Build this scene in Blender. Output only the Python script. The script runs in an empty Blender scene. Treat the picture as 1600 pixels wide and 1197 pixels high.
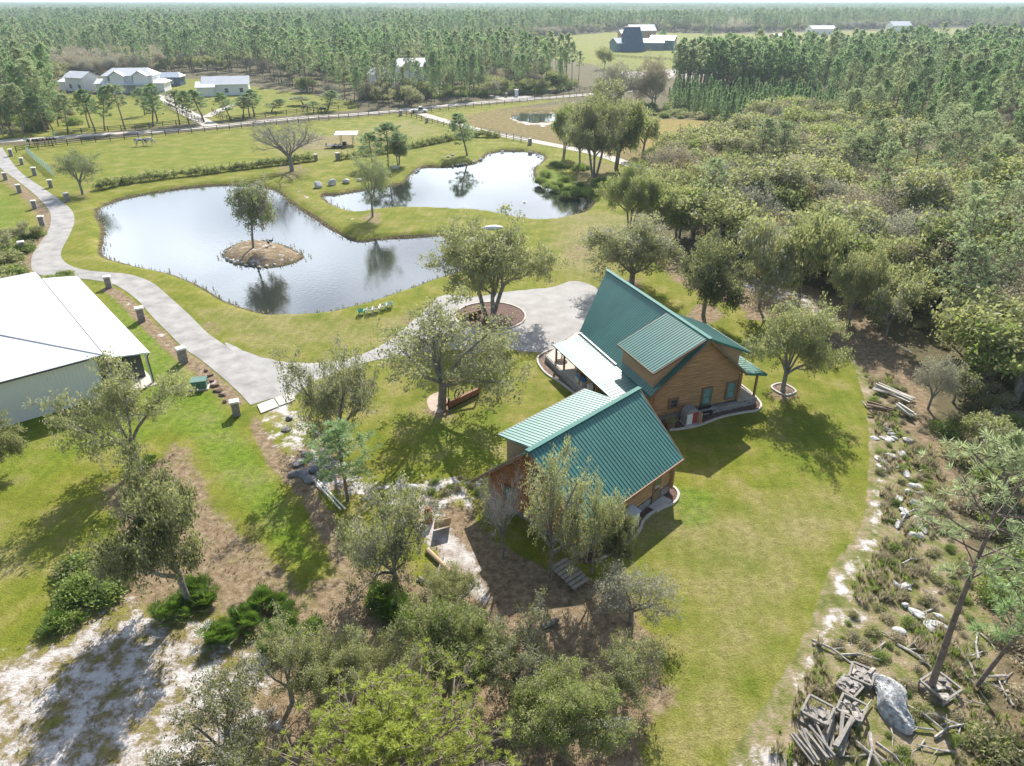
import bpy, math, random
import numpy as np
from mathutils import Vector, Matrix

# ------------------------------------------------------------------ camera, sky, sun, exposure
S = bpy.context.scene
W0, H0, F0, CX, CY, YH, CH = 1600., 1197., 1110., 800., 598.5, -1., 30.
PITCH = math.atan((CY - YH) / F0)
cam = bpy.data.objects.new('camera', bpy.data.cameras.new('camera'))
S.collection.objects.link(cam); S.camera = cam
cam.location = (0, 0, CH); cam.rotation_euler = (math.pi / 2 - PITCH, 0, 0)
cam.data.sensor_width = 36; cam.data.lens = 36 * F0 / W0; cam.data.clip_end = 20000; cam.data.clip_start = .5
SUN_AZ, SUN_EL = math.radians(8.8), math.radians(38.5)
world = bpy.data.worlds.new('World'); S.world = world; world.use_nodes = True
wn, wl = world.node_tree.nodes, world.node_tree.links
bgn = wn['Background']; bgn.inputs['Strength'].default_value = 0.10
sky = wn.new('ShaderNodeTexSky'); sky.sky_type = 'NISHITA'; sky.sun_disc = False
sky.sun_elevation = SUN_EL; sky.sun_rotation = SUN_AZ; sky.altitude = 30; sky.air_density = 1.0; sky.dust_density = 1.2
wtc = wn.new('ShaderNodeTexCoord'); wmp = wn.new('ShaderNodeMapping'); wmp.inputs['Scale'].default_value = (1, 1, 3.2)
wno = wn.new('ShaderNodeTexNoise'); wno.inputs['Scale'].default_value = 2.6; wno.inputs['Detail'].default_value = 7; wno.inputs['Roughness'].default_value = .58
wcr = wn.new('ShaderNodeValToRGB'); wcr.color_ramp.elements[0].position = .36; wcr.color_ramp.elements[1].position = .62
wmx = wn.new('ShaderNodeMix'); wmx.data_type = 'RGBA'; wmx.inputs[7].default_value = (18.5, 20.2, 22.5, 1)
wl.new(wtc.outputs['Generated'], wmp.inputs[0]); wl.new(wmp.outputs[0], wno.inputs['Vector']); wl.new(wno.outputs['Fac'], wcr.inputs[0])
wsx = wn.new('ShaderNodeSeparateXYZ'); wl.new(wtc.outputs['Generated'], wsx.inputs[0])
wmr = wn.new('ShaderNodeMapRange'); wmr.interpolation_type = 'SMOOTHSTEP'; wl.new(wsx.outputs[1], wmr.inputs[0]); wmr.inputs[1].default_value = .1; wmr.inputs[2].default_value = .75; wmr.inputs[3].default_value = .12
wmu = wn.new('ShaderNodeMath'); wmu.operation = 'MULTIPLY'; wl.new(wcr.outputs[0], wmu.inputs[0]); wl.new(wmr.outputs[0], wmu.inputs[1])
wmz = wn.new('ShaderNodeMapRange'); wmz.interpolation_type = 'SMOOTHSTEP'; wl.new(wsx.outputs[2], wmz.inputs[0]); wmz.inputs[1].default_value = .7; wmz.inputs[2].default_value = .38; wmz.inputs[3].default_value = .1
wm2 = wn.new('ShaderNodeMath'); wm2.operation = 'MULTIPLY'; wl.new(wmu.outputs[0], wm2.inputs[0]); wl.new(wmz.outputs[0], wm2.inputs[1])
wl.new(wm2.outputs[0], wmx.inputs[0]); wl.new(sky.outputs[0], wmx.inputs[6]); wl.new(wmx.outputs[2], bgn.inputs[0])
sun = bpy.data.objects.new('sun', bpy.data.lights.new('sun', 'SUN')); S.collection.objects.link(sun)
sun.data.energy = 5.0; sun.data.angle = math.radians(.55); sun.data.color = (1, .955, .88)
sdir = Vector((math.sin(SUN_AZ) * math.cos(SUN_EL), math.cos(SUN_AZ) * math.cos(SUN_EL), math.sin(SUN_EL)))
sun.rotation_euler = sdir.to_track_quat('Z', 'Y').to_euler(); sun.location = (0, 0, 60)
S.view_settings.view_transform = 'Standard'; S.view_settings.look = 'None'; S.view_settings.gamma = 1
S.view_settings.exposure = 0.62
S.cycles.max_bounces = 6; S.cycles.diffuse_bounces = 2; S.cycles.glossy_bounces = 3; S.cycles.transmission_bounces = 4
S.cycles.transparent_max_bounces = 6; S.cycles.volume_bounces = 0; S.cycles.use_denoising = True

# ------------------------------------------------------------------ geometry of the view (only used to survey where things stand)
cp, sp = math.cos(PITCH), math.sin(PITCH)
def P(px, py, z=0.):
    a = (px - CX) / F0; b = -(py - CY) / F0
    dx, dy, dz = a, cp + b * sp, -sp + b * cp
    t = (z - CH) / dz
    return Vector((dx * t, dy * t, z))
def PP(pts, z=0.): return [P(x, y, z) for x, y in pts]
def proj(X):
    X = np.asarray(X, float); y, z = X[..., 1], X[..., 2] - CH
    fw = y * cp - z * sp; up = y * sp + z * cp
    fw = np.where(fw < .1, .1, fw)
    return np.stack([CX + F0 * X[..., 0] / fw, CY - F0 * up / fw], -1)
def top_z(b, row):      # height above ground point b that reaches photo row
    lo, hi = 0., 29.
    for _ in range(40):
        m = (lo + hi) / 2
        if proj((b.x, b.y, m))[1] > row: lo = m
        else: hi = m
    return lo
def mpp(b, z=0.): return (b.y * cp - (z - CH) * sp) / F0      # metres per photo pixel

# ------------------------------------------------------------------ objects
COL = S.collection
def tag(o, label=None, cat=None, group=None, kind=None):
    if label: o['label'] = label
    if cat: o['category'] = cat
    if group: o['group'] = group
    if kind: o['kind'] = kind
    return o
def empty(name, loc, rz=0., label=None, cat=None, group=None):
    o = bpy.data.objects.new(name, None); COL.objects.link(o); o.location = loc; o.rotation_euler = (0, 0, rz); o.empty_display_size = .3
    return tag(o, label, cat, group)
def mesh_np(name, V, Fs, mats, fm=None, smooth=False):
    me = bpy.data.meshes.new(name)
    V = np.asarray(V, np.float32).reshape(-1, 3)
    if isinstance(Fs, np.ndarray):
        n, k = Fs.shape; idx = Fs.ravel(); st = np.arange(n) * k; tot = np.full(n, k)
    else:
        tot = np.array([len(f) for f in Fs]); st = np.concatenate([[0], np.cumsum(tot)[:-1]]); idx = np.array([i for f in Fs for i in f]); n = len(Fs)
    me.vertices.add(len(V)); me.vertices.foreach_set('co', V.ravel())
    me.loops.add(len(idx)); me.loops.foreach_set('vertex_index', idx.astype(np.int32))
    me.polygons.add(n); me.polygons.foreach_set('loop_start', st.astype(np.int32)); me.polygons.foreach_set('loop_total', tot.astype(np.int32))
    for m in (mats if isinstance(mats, (list, tuple)) else [mats]): me.materials.append(m)
    if fm is not None: me.polygons.foreach_set('material_index', np.asarray(fm, np.int32))
    me.update(calc_edges=True); me.validate()
    me.polygons.foreach_set('use_smooth', np.full(len(me.polygons), smooth)); me.update()
    return me
def obj(name, me, parent=None, loc=(0, 0, 0), rot=(0, 0, 0)):
    o = bpy.data.objects.new(name, me); COL.objects.link(o); o.location = loc; o.rotation_euler = rot
    if parent is not None: o.parent = parent
    return o
class MB:
    def __init__(s): s.v = []; s.f = []; s.m = []
    def add(s, vs, fs, m=0):
        b = len(s.v); s.v += [tuple(v) for v in vs]; s.f += [tuple(b + i for i in f) for f in fs]; s.m += [m] * len(fs); return s
    def box(s, x0, y0, z0, x1, y1, z1, m=0):
        v = [(x, y, z) for z in (z0, z1) for y in (y0, y1) for x in (x0, x1)]
        return s.add(v, [(0, 2, 3, 1), (4, 5, 7, 6), (0, 1, 5, 4), (2, 6, 7, 3), (0, 4, 6, 2), (1, 3, 7, 5)], m)
    def obox(s, c, size, rz=0, m=0, tilt=None):
        M = Matrix.Translation(c) @ Matrix.Rotation(rz, 4, 'Z')
        if tilt: M = M @ Matrix.Rotation(tilt[1], 4, tilt[0])
        hx, hy, hz = size[0] / 2, size[1] / 2, size[2] / 2
        v = [M @ Vector((x, y, z)) for z in (-hz, hz) for y in (-hy, hy) for x in (-hx, hx)]
        return s.add(v, [(0, 2, 3, 1), (4, 5, 7, 6), (0, 1, 5, 4), (2, 6, 7, 3), (0, 4, 6, 2), (1, 3, 7, 5)], m)
    def tube(s, p0, p1, r0, r1=None, n=8, m=0, cap=True):
        r1 = r0 if r1 is None else r1
        p0, p1 = Vector(p0), Vector(p1); d = (p1 - p0); 
        if d.length < 1e-6: return s
        d.normalize(); a = d.orthogonal().normalized(); b = d.cross(a); v = []
        for p, r in ((p0, r0), (p1, r1)):
            for i in range(n):
                t = 2 * math.pi * i / n; v.append(p + (a * math.cos(t) + b * math.sin(t)) * r)
        fs = [(i, (i + 1) % n, n + (i + 1) % n, n + i) for i in range(n)]
        if cap: fs += [tuple(range(n - 1, -1, -1)), tuple(range(n, 2 * n))]
        return s.add(v, fs, m)
    def bar(s, p0, p1, w, h, m=0):      # rectangular beam from p0 to p1, h measured upward
        p0, p1 = Vector(p0), Vector(p1); d = (p1 - p0).normalized(); side = d.cross(Vector((0, 0, 1)))
        side = Vector((1, 0, 0)) if side.length < 1e-3 else side.normalized()
        up = side.cross(d); v = []
        for p in (p0, p1):
            for sy, sz in ((-1, -1), (1, -1), (1, 1), (-1, 1)): v.append(p + side * sy * w / 2 + up * sz * h / 2)
        return s.add(v, [(3, 2, 1, 0), (4, 5, 6, 7), (0, 1, 5, 4), (1, 2, 6, 5), (2, 3, 7, 6), (3, 0, 4, 7)], m)
    def slab(s, quad, th, m=0):     # polygon of 3-D points thickened downward along its normal
        q = [Vector(p) for p in quad]; n = (q[1] - q[0]).cross(q[2] - q[0]).normalized()
        if n.z < 0: q.reverse(); n = -n
        k = len(q); v = q + [p - n * th for p in q]
        return s.add(v, [tuple(range(k)), tuple(range(2 * k - 1, k - 1, -1))] + [(i, k + i, k + (i + 1) % k, (i + 1) % k) for i in range(k)], m)
    def prism(s, poly, z0, z1, m=0):
        k = len(poly); v = [(p[0], p[1], z0) for p in poly] + [(p[0], p[1], z1) for p in poly]
        return s.add(v, [tuple(range(k - 1, -1, -1)), tuple(range(k, 2 * k))] + [(i, (i + 1) % k, k + (i + 1) % k, k + i) for i in range(k)], m)
    def mesh(s, name, mats, smooth=False): return mesh_np(name, s.v, s.f, mats, s.m, smooth)
    def build(s, name, mats, parent=None, loc=(0, 0, 0), rot=(0, 0, 0), smooth=False): return obj(name, s.mesh(name, mats, smooth), parent, loc, rot)
def copy_tree(o, parent=None):
    c = o.copy(); COL.objects.link(c)
    if parent is not None: c.parent = parent
    for ch in KIDS(o): copy_tree(ch, c)
    return c
def KIDS(o): return [c for c in COL.objects if c.parent == o] if o.name not in _kc else _kc[o.name]
_kc = {}
ORD = 'nearest second third fourth fifth sixth seventh eighth ninth tenth eleventh twelfth thirteenth fourteenth fifteenth sixteenth'.split()

# ------------------------------------------------------------------ materials
def nodes(name):
    m = bpy.data.materials.new(name); m.use_nodes = True; nt = m.node_tree
    return m, nt.nodes, nt.links, nt.nodes['Principled BSDF']
def M(name, c, rough=.7, var=.18, scale=2., bump=0., bscale=20., metal=0., spec=.5, c2=None, stretch=None, detail=4):
    m, n, l, b = nodes(name)
    tc = n.new('ShaderNodeTexCoord'); mp = n.new('ShaderNodeMapping'); l.new(tc.outputs['Object'], mp.inputs[0])
    if stretch: mp.inputs['Scale'].default_value = stretch
    no = n.new('ShaderNodeTexNoise'); no.inputs['Scale'].default_value = scale; no.inputs['Detail'].default_value = detail; no.inputs['Roughness'].default_value = .6; l.new(mp.outputs[0], no.inputs['Vector'])
    cr = n.new('ShaderNodeValToRGB'); cr.color_ramp.elements[0].position = .3; cr.color_ramp.elements[1].position = .7
    hi = c2 if c2 else [min(1, x * (1 + var)) for x in c]
    cr.color_ramp.elements[0].color = (*[x * (1 - var) for x in c], 1); cr.color_ramp.elements[1].color = (*hi, 1)
    l.new(no.outputs['Fac'], cr.inputs[0]); l.new(cr.outputs[0], b.inputs['Base Color'])
    b.inputs['Roughness'].default_value = rough; b.inputs['Metallic'].default_value = metal; b.inputs['Specular IOR Level'].default_value = spec
    if bump:
        n2 = n.new('ShaderNodeTexNoise'); n2.inputs['Scale'].default_value = bscale; n2.inputs['Detail'].default_value = 5; l.new(mp.outputs[0], n2.inputs['Vector'])
        bp = n.new('ShaderNodeBump'); bp.inputs['Strength'].default_value = bump; bp.inputs['Distance'].default_value = .05
        l.new(n2.outputs['Fac'], bp.inputs['Height']); l.new(bp.outputs[0], b.inputs['Normal'])
    return m
def stone_mat(name, c1, c2, scale=3.5, mortar=(.35, .33, .3), rough=.85):
    m, n, l, b = nodes(name)
    tc = n.new('ShaderNodeTexCoord'); mp = n.new('ShaderNodeMapping'); mp.inputs['Scale'].default_value = (1, 1, 1.7); l.new(tc.outputs['Object'], mp.inputs[0])
    vo = n.new('ShaderNodeTexVoronoi'); vo.inputs['Scale'].default_value = scale; l.new(mp.outputs[0], vo.inputs['Vector'])
    ve = n.new('ShaderNodeTexVoronoi'); ve.feature = 'DISTANCE_TO_EDGE'; ve.inputs['Scale'].default_value = scale; l.new(mp.outputs[0], ve.inputs['Vector'])
    cr = n.new('ShaderNodeValToRGB'); cr.color_ramp.elements[0].color = (*c1, 1); cr.color_ramp.elements[1].color = (*c2, 1)
    l.new(vo.outputs['Color'], cr.inputs[0])
    ed = n.new('ShaderNodeValToRGB'); ed.color_ramp.elements[0].position = .02; ed.color_ramp.elements[1].position = .07; l.new(ve.outputs['Distance'], ed.inputs[0])
    mx = n.new('ShaderNodeMix'); mx.data_type = 'RGBA'; mx.inputs[6].default_value = (*mortar, 1); l.new(ed.outputs[0], mx.inputs[0]); l.new(cr.outputs[0], mx.inputs[7])
    l.new(mx.outputs[2], b.inputs['Base Color']); b.inputs['Roughness'].default_value = rough
    bp = n.new('ShaderNodeBump'); bp.inputs['Distance'].default_value = .04; bp.inputs['Strength'].default_value = .8; l.new(ed.outputs[0], bp.inputs['Height']); l.new(bp.outputs[0], b.inputs['Normal'])
    return m
def leaf_mat(name, c1, c2, trans=.35, scale=.7, bright=0.35, rough=.6):
    m, n, l, b = nodes(name); out = n['Material Output']
    tc = n.new('ShaderNodeTexCoord'); no = n.new('ShaderNodeTexNoise'); no.inputs['Scale'].default_value = scale; no.inputs['Detail'].default_value = 3; l.new(tc.outputs['Object'], no.inputs['Vector'])
    ge = n.new('ShaderNodeNewGeometry'); oi = n.new('ShaderNodeObjectInfo')
    ad = n.new('ShaderNodeMath'); ad.operation = 'MULTIPLY_ADD'; ad.inputs[1].default_value = .45; l.new(ge.outputs['Random Per Island'], ad.inputs[0]); l.new(no.outputs['Fac'], ad.inputs[2])
    a2 = n.new('ShaderNodeMath'); a2.operation = 'MULTIPLY_ADD'; a2.inputs[1].default_value = .5; l.new(oi.outputs['Random'], a2.inputs[0]); l.new(ad.outputs[0], a2.inputs[2])
    cr = n.new('ShaderNodeValToRGB'); cr.color_ramp.elements[0].position = .45; cr.color_ramp.elements[1].position = 1.25 if False else 1.
    cr.color_ramp.elements[0].color = (*c1, 1); cr.color_ramp.elements[1].color = (*c2, 1); l.new(a2.outputs[0], cr.inputs[0])
    l.new(cr.outputs[0], b.inputs['Base Color']); b.inputs['Roughness'].default_value = rough; b.inputs['Specular IOR Level'].default_value = bright
    tr = n.new('ShaderNodeBsdfTranslucent'); hs = n.new('ShaderNodeHueSaturation'); hs.inputs['Value'].default_value = 1.25; hs.inputs['Saturation'].default_value = 1.1
    l.new(cr.outputs[0], hs.inputs['Color']); l.new(hs.outputs[0], tr.inputs['Color'])
    ms = n.new('ShaderNodeMixShader'); ms.inputs[0].default_value = trans; l.new(b.outputs[0], ms.inputs[1]); l.new(tr.outputs[0], ms.inputs[2]); l.new(ms.outputs[0], out.inputs[0])
    return m
m_teal = M('teal_metal', (.055, .195, .16), .46, .16, .5, metal=.0, spec=.75, stretch=(1, .35, 1), detail=8)
m_cap2 = M('teal_cap', (.045, .18, .15), .7, .1, 1., spec=.3)
m_teald = M('teal_trim', (.02, .15, .125), .4, .1, 1.)
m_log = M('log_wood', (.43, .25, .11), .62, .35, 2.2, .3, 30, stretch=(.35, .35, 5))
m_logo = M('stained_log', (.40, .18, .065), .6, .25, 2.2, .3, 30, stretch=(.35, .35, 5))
m_logend = M('log_end', (.36, .2, .09), .7, .25, 6)
m_siding = M('cedar_siding', (.40, .26, .15), .75, .18, 1.5, .2, 25, stretch=(.4, .4, 5))
m_trim = M('trim_wood', (.2, .13, .08), .7, .2, 4)
m_gwin = M('green_window_frame', (.1, .2, .15), .5, .08, 4)
m_glass = M('window_glass', (.16, .30, .28), .08, .25, .8, spec=1.)
m_dark = M('dark_glass', (.03, .035, .04), .1, .2, 1, spec=1.)
m_stone = stone_mat('field_stone', (.16, .15, .145), (.42, .40, .38), 3.2)
m_pillar = stone_mat('pillar_stone', (.2, .19, .18), (.46, .43, .4), 4.5)
m_conc = M('pale_concrete', (.55, .51, .45), .85, .14, 1.6, .15, 30)
m_cap = M('cap_stone', (.72, .69, .63), .8, .08, 4)
m_deck = M('deck_floor', (.55, .46, .38), .8, .12, 2)
m_post = M('post_wood', (.26, .13, .065), .7, .2, 5)
m_white = M('white_metal', (.76, .765, .775), .5, .06, .25, detail=8, spec=.3)
m_whitew = M('white_wall', (.86, .86, .83), .6, .03, .5)
m_gutter = M('dark_gutter', (.05, .055, .06), .4, .1, 2)
m_asph = M('asphalt', (.27, .255, .24), .9, .1, .55, .25, 60, c2=(.44, .42, .395), detail=10)
m_gravel = M('gravel', (.35, .335, .315), .95, .12, .5, .5, 40, c2=(.47, .45, .425), detail=12)
m_sandroad = M('sand_road', (.42, .375, .32), .95, .15, .3, c2=(.62, .57, .50), detail=8)
m_mulch = M('mulch', (.10, .055, .042), .95, .4, 5, .5, 40, c2=(.22, .13, .1))
m_litter = M('leaf_litter', (.13, .085, .06), .95, .35, 4, .5, 40, c2=(.3, .21, .15))
m_black = M('black_fence', (.035, .032, .03), .7, .3, 3)
m_rust = M('rusty_steel', (.22, .085, .045), .75, .35, 6, .2, 30, c2=(.36, .16, .08))
m_iron = M('black_iron', (.02, .018, .018), .5, .3, 6)
m_grey = M('weathered_wood', (.29, .265, .23), .85, .25, 5, .3, 20, stretch=(1, 1, 1))
m_tan = M('new_wood', (.5, .36, .22), .8, .2, 5)
m_bark = M('oak_bark', (.17, .155, .13), .9, .35, 5, .6, 30, c2=(.34, .32, .28))
m_pbark = M('pine_bark', (.16, .115, .09), .9, .35, 4, .6, 25, c2=(.30, .235, .19))
m_twig = M('pale_twig', (.30, .275, .245), .9, .25, 5, c2=(.52, .49, .45))
m_boul = M('pale_boulder', (.50, .49, .46), .9, .2, 3, .6, 12, c2=(.74, .73, .70), spec=.2)
m_rock = M('limestone_rock', (.30, .27, .235), .95, .25, 3, .6, 12, c2=(.56, .52, .47), spec=.2)
m_teal2 = M('teal_plastic', (.02, .36, .38), .4, .08, 5)
m_whitep = M('white_plastic', (.78, .77, .72), .5, .05, 5)
m_red = M('faded_red', (.4, .06, .05), .6, .2, 5)
m_blue = M('blue_tarp', (.02, .28, .62), .4, .15, 5)
m_navy = M('navy_siding', (.05, .10, .17), .5, .1, .5)
m_bluewall = M('blue_grey_wall', (.13, .22, .25), .6, .08, .5)
m_grroof = M('pale_blue_roof', (.42, .48, .55), .4, .05, .5)
m_box = M('green_enamel', (.09, .19, .15), .5, .1, 2)
l_oak = leaf_mat('oak_leaf', (.06, .075, .025), (.34, .355, .155), .5)
l_moss = leaf_mat('hanging_moss', (.15, .15, .095), (.38, .37, .265), .4)
l_oakg = leaf_mat('fresh_leaf', (.07, .12, .025), (.28, .35, .10), .45)
l_rust = leaf_mat('rusty_leaf', (.15, .10, .045), (.34, .24, .11), .4)
l_pine = leaf_mat('pine_needle', (.05, .10, .04), (.32, .43, .20), .42, bright=.5)
l_pinel = leaf_mat('pale_pine_needle', (.10, .14, .06), (.42, .48, .26), .42, bright=.5)
l_pineb = leaf_mat('bright_pine_needle', (.19, .24, .035), (.47, .51, .13), .5)
l_palm = leaf_mat('palmetto_frond', (.03, .075, .015), (.16, .25, .05), .3, bright=.6, rough=.4)
l_dry = leaf_mat('dry_brush', (.19, .165, .10), (.44, .39, .26), .4)
# ------------------------------------------------------------------ ground, ponds, roads
GREF = {}
def sdf(px_, py_, poly):        # signed distance (negative inside) to a ground polygon
    q = np.array([(v[0], v[1]) for v in poly]); X = px_.ravel(); Y = py_.ravel()
    d = np.full(X.shape, 1e9); ins = np.zeros(X.shape, bool); k = len(q)
    for i in range(k):
        a, b = q[i], q[(i + 1) % k]; e = b - a
        t = np.clip(((X - a[0]) * e[0] + (Y - a[1]) * e[1]) / (e @ e + 1e-12), 0, 1)
        d = np.minimum(d, (X - a[0] - t * e[0]) ** 2 + (Y - a[1] - t * e[1]) ** 2)
        if abs(e[1]) > 1e-9:
            c = ((a[1] > Y) != (b[1] > Y)) & (X < e[0] * (Y - a[1]) / e[1] + a[0]); ins ^= c
    d = np.sqrt(d); return np.where(ins, -d, d).reshape(px_.shape)
def smooth_poly(pts, n=6):
    k = len(pts); out = []
    for i in range(k):
        p0, p1, p2, p3 = [np.array(pts[(i + j - 1) % k][:2], float) for j in range(4)]
        for j in range(n):
            t = j / n; out.append(.5 * ((2 * p1) + (-p0 + p2) * t + (2 * p0 - 5 * p1 + 4 * p2 - p3) * t * t + (-p0 + 3 * p1 - 3 * p2 + p3) * t ** 3))
    return out
def smooth_line(pts, n=8):
    pts = [np.array(p[:2], float) for p in pts]; pts = [2 * pts[0] - pts[1]] + pts + [2 * pts[-1] - pts[-2]]; out = []
    for i in range(1, len(pts) - 2):
        p0, p1, p2, p3 = pts[i - 1:i + 3]
        for j in range(n):
            t = j / n; out.append(.5 * ((2 * p1) + (-p0 + p2) * t + (2 * p0 - 5 * p1 + 4 * p2 - p3) * t * t + (-p0 + 3 * p1 - 3 * p2 + p3) * t ** 3))
    out.append(pts[-2]); return out
WZ = -.55
r5 = lambda L: [(400 + x / 2.857, 200 + y / 2.857) for x, y in L]
r4 = lambda L: [(x / 2.963, 230 + y / 2.963) for x, y in L]
pondA = smooth_poly(PP([(153, 330), (190, 312), (250, 300), (320, 291), (380, 290), (425, 297), (440, 305), (455, 318), (490, 341), (520, 361), (555, 378), (600, 374), (650, 371), (708, 368), (750, 372), (775, 390),
     (762, 402), (720, 424), (670, 440), (600, 465), (520, 486), (440, 492), (395, 487), (350, 470), (325, 455), (290, 437), (250, 425), (200, 414), (170, 405), (160, 395), (163, 360)], WZ), 4)
island = smooth_poly(PP([(347, 399), (362, 384), (395, 376), (430, 380), (460, 390), (474, 402), (455, 413), (405, 419), (365, 412)], WZ), 4)
pondB = smooth_poly(PP([(505, 306), (530, 304), (570, 297), (600, 292), (630, 287), (637, 278), (660, 262), (700, 261), (745, 255), (765, 240), (800, 236), (838, 240), (852, 248), (836, 262), (835, 275), (850, 290), (880, 302), (915, 310),
     (925, 318), (915, 330), (890, 338), (850, 344), (810, 340), (770, 332), (730, 328), (650, 325), (600, 326), (560, 332), (540, 328), (515, 318)], WZ), 4)
puddle = smooth_poly(PP([(800, 184), (815, 178), (850, 177), (880, 178), (870, 188), (830, 192)], -.4), 4)

def axis(lo, hi, s, far_lo, far_hi, g=1.06):
    a = list(np.arange(lo, hi + s / 2, s)); st = s
    while a[-1] < far_hi: st *= g; a.append(a[-1] + st)
    st = s
    while a[0] > far_lo: st *= g; a.insert(0, a[0] - st)
    return np.array(a)
gx = axis(-62, 62, .5, -9000, 9000); gy = axis(12, 150, .5, -200, 12000)
GX, GY = np.meshgrid(gx, gy)
def ss(d, lo, hi): t = np.clip((d - lo) / (hi - lo), 0, 1); return t * t * (3 - 2 * t)
rng = np.random.default_rng(5)
def vnoise(x, y, s, seed=0):
    x = x / s + seed * 17.3; y = y / s + seed * 9.1; xi = np.floor(x); yi = np.floor(y); fx = x - xi; fy = y - yi
    h = lambda a, b: np.modf(np.abs(np.sin(a * 127.1 + b * 311.7 + seed) * 43758.5453))[0]
    fx = fx * fx * (3 - 2 * fx); fy = fy * fy * (3 - 2 * fy)
    return (h(xi, yi) * (1 - fx) + h(xi + 1, yi) * fx) * (1 - fy) + (h(xi, yi + 1) * (1 - fx) + h(xi + 1, yi + 1) * fx) * fy
dA, dB, dI, dP = sdf(GX, GY, pondA), sdf(GX, GY, pondB), sdf(GX, GY, island), sdf(GX, GY, puddle)
dW = np.minimum(np.minimum(np.maximum(dA, -dI), dB), dP)
wob = (vnoise(GX, GY, 2.2, 1) - .5) * .35 + (vnoise(GX, GY, .9, 2) - .5) * .2
dWn = dW + wob
GZ = WZ * (1 - ss(dWn, 0, 1.5)) - 1.1 * (1 - ss(dWn, -1.8, 0))
GZ = np.where(dWn > 0, np.maximum(GZ, WZ * (1 - ss(dWn, -.2, 1.5)) + .0), GZ)
isl = (dI < .5); GZ = np.where(isl, np.where(dI < 0, WZ + .75 * ss(-dI, -.1, 2.2), GZ), GZ)
GZ += np.where((dW > 2.2), (vnoise(GX, GY, 9, 3) - .5) * .0, 0)
nv = GX.size; ny, nx = GX.shape
idx = np.arange(nv).reshape(ny, nx)
quads = np.stack([idx[:-1, :-1], idx[:-1, 1:], idx[1:, 1:], idx[1:, :-1]], -1).reshape(-1, 4)

# what covers the ground: lush grass, dry grass, white sand, tan litter / orange marsh, bank mud, forest floor, weeds
L = {k: np.zeros(GX.shape) for k in ('lawn', 'dry', 'sand', 'litter', 'marsh', 'mud', 'lush', 'weed')}
def paint(layer, pts, val=1., soft=1.5, world=False):
    poly = pts if world else PP(pts)
    d = sdf(GX, GY, poly); w = 1 - ss(d, -soft, soft); L[layer] = np.where(w > 0, L[layer] * (1 - w) + val * w, L[layer])
home = [(-400, 240), (0, 228), (60, 226), (300, 206), (640, 176), (700, 194), (860, 226), (1000, 262), (1080, 278), (1000, 300), (1020, 350), (1010, 400), (1050, 430), (1130, 470), (1210, 500), (1330, 560), (1365, 640),
        (1370, 740), (1360, 830), (1312, 900), (1282, 990), (1235, 1080), (1160, 1197), (1100, 1400), (-800, 1400), (-800, 700)]
paint('lawn', home, 1, 1.)
paint('lawn', [(-300, 226), (60, 216), (320, 190), (300, 178), (262, 150), (100, 148), (-100, 155)], 1, 3)
paint('lawn', [(330, 190), (560, 172), (560, 160), (470, 146), (410, 138), (290, 122), (262, 128), (270, 155), (330, 182)], 1, 3)
paint('lawn', [(640, 172), (890, 152), (880, 158), (760, 175), (700, 190)], .7, 3)
paint('lawn', [(700, 80), (860, 58), (960, 50), (1190, 54), (1330, 56), (1330, 60), (1190, 64), (1180, 100), (1080, 118), (960, 130), (930, 100), (780, 84)], 1, 8)
paint('lawn', [(1200, 52), (1500, 44), (1500, 49), (1200, 60)], .8, 8)
paint('marsh', [(660, 190), (760, 170), (880, 162), (1010, 178), (1160, 195), (1185, 215), (1120, 245), (1010, 262), (900, 236), (760, 204)], .5, 4)
paint('marsh', [(1010, 190), (1090, 190), (1160, 200), (1165, 222), (1100, 236), (1015, 230)], 1.4, 3)
paint('sand', [(795, 184), (812, 177), (850, 173), (885, 175), (880, 180), (850, 181), (825, 186), (870, 194), (850, 197), (815, 193)], 1, .6)
paint('sand', [(1040, 222), (1090, 214), (1150, 200), (1160, 212), (1110, 228)], .45, 3)
paint('litter', [(1000, 66), (1190, 60), (1190, 80), (1080, 76)], .9, 8); paint('sand', [(960, 112), (1080, 108), (1180, 100), (1200, 110), (1080, 122), (980, 122)], .8, 6)
paint('sand', [(1050, 95), (1110, 92), (1110, 99), (1060, 98)], .8, 4)
paint('lawn', [(1190, 52), (1600, 44), (1900, 48), (1900, 80), (1500, 84), (1330, 96), (1190, 110)], .75, 8)
paint('dry', [(1190, 52), (1600, 44), (1900, 48), (1900, 80), (1190, 110)], .5, 8)
paint('lush', [(-60, 600), (150, 600), (300, 600), (330, 660), (200, 700), (-60, 760)], .6, 2)
# house yard
paint('litter', [(-800, 1050), (0, 1025), (90, 995), (180, 940), (260, 955), (350, 968), (440, 1010), (470, 1080), (400, 1197), (380, 1400), (-900, 1400)], .62, 1.5)
paint('litter', [(750, 830), (800, 860), (900, 910), (960, 905), (985, 935), (1000, 1000), (900, 1060), (780, 1000), (740, 900)], .95, 1.)
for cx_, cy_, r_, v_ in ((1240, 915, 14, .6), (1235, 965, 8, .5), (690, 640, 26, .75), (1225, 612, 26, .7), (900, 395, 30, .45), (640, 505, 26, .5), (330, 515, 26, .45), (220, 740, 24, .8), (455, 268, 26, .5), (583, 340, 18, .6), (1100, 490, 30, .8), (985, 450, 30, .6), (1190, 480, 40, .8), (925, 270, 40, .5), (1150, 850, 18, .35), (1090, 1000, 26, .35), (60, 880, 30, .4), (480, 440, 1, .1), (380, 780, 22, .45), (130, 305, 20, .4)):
    paint('litter', [(cx_ + r_ * math.cos(t) * (1 + .3 * math.sin(3 * t + cx_)), cy_ + r_ * .6 * math.sin(t)) for t in np.linspace(0, 6.0, 9)], v_, .9)
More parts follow.
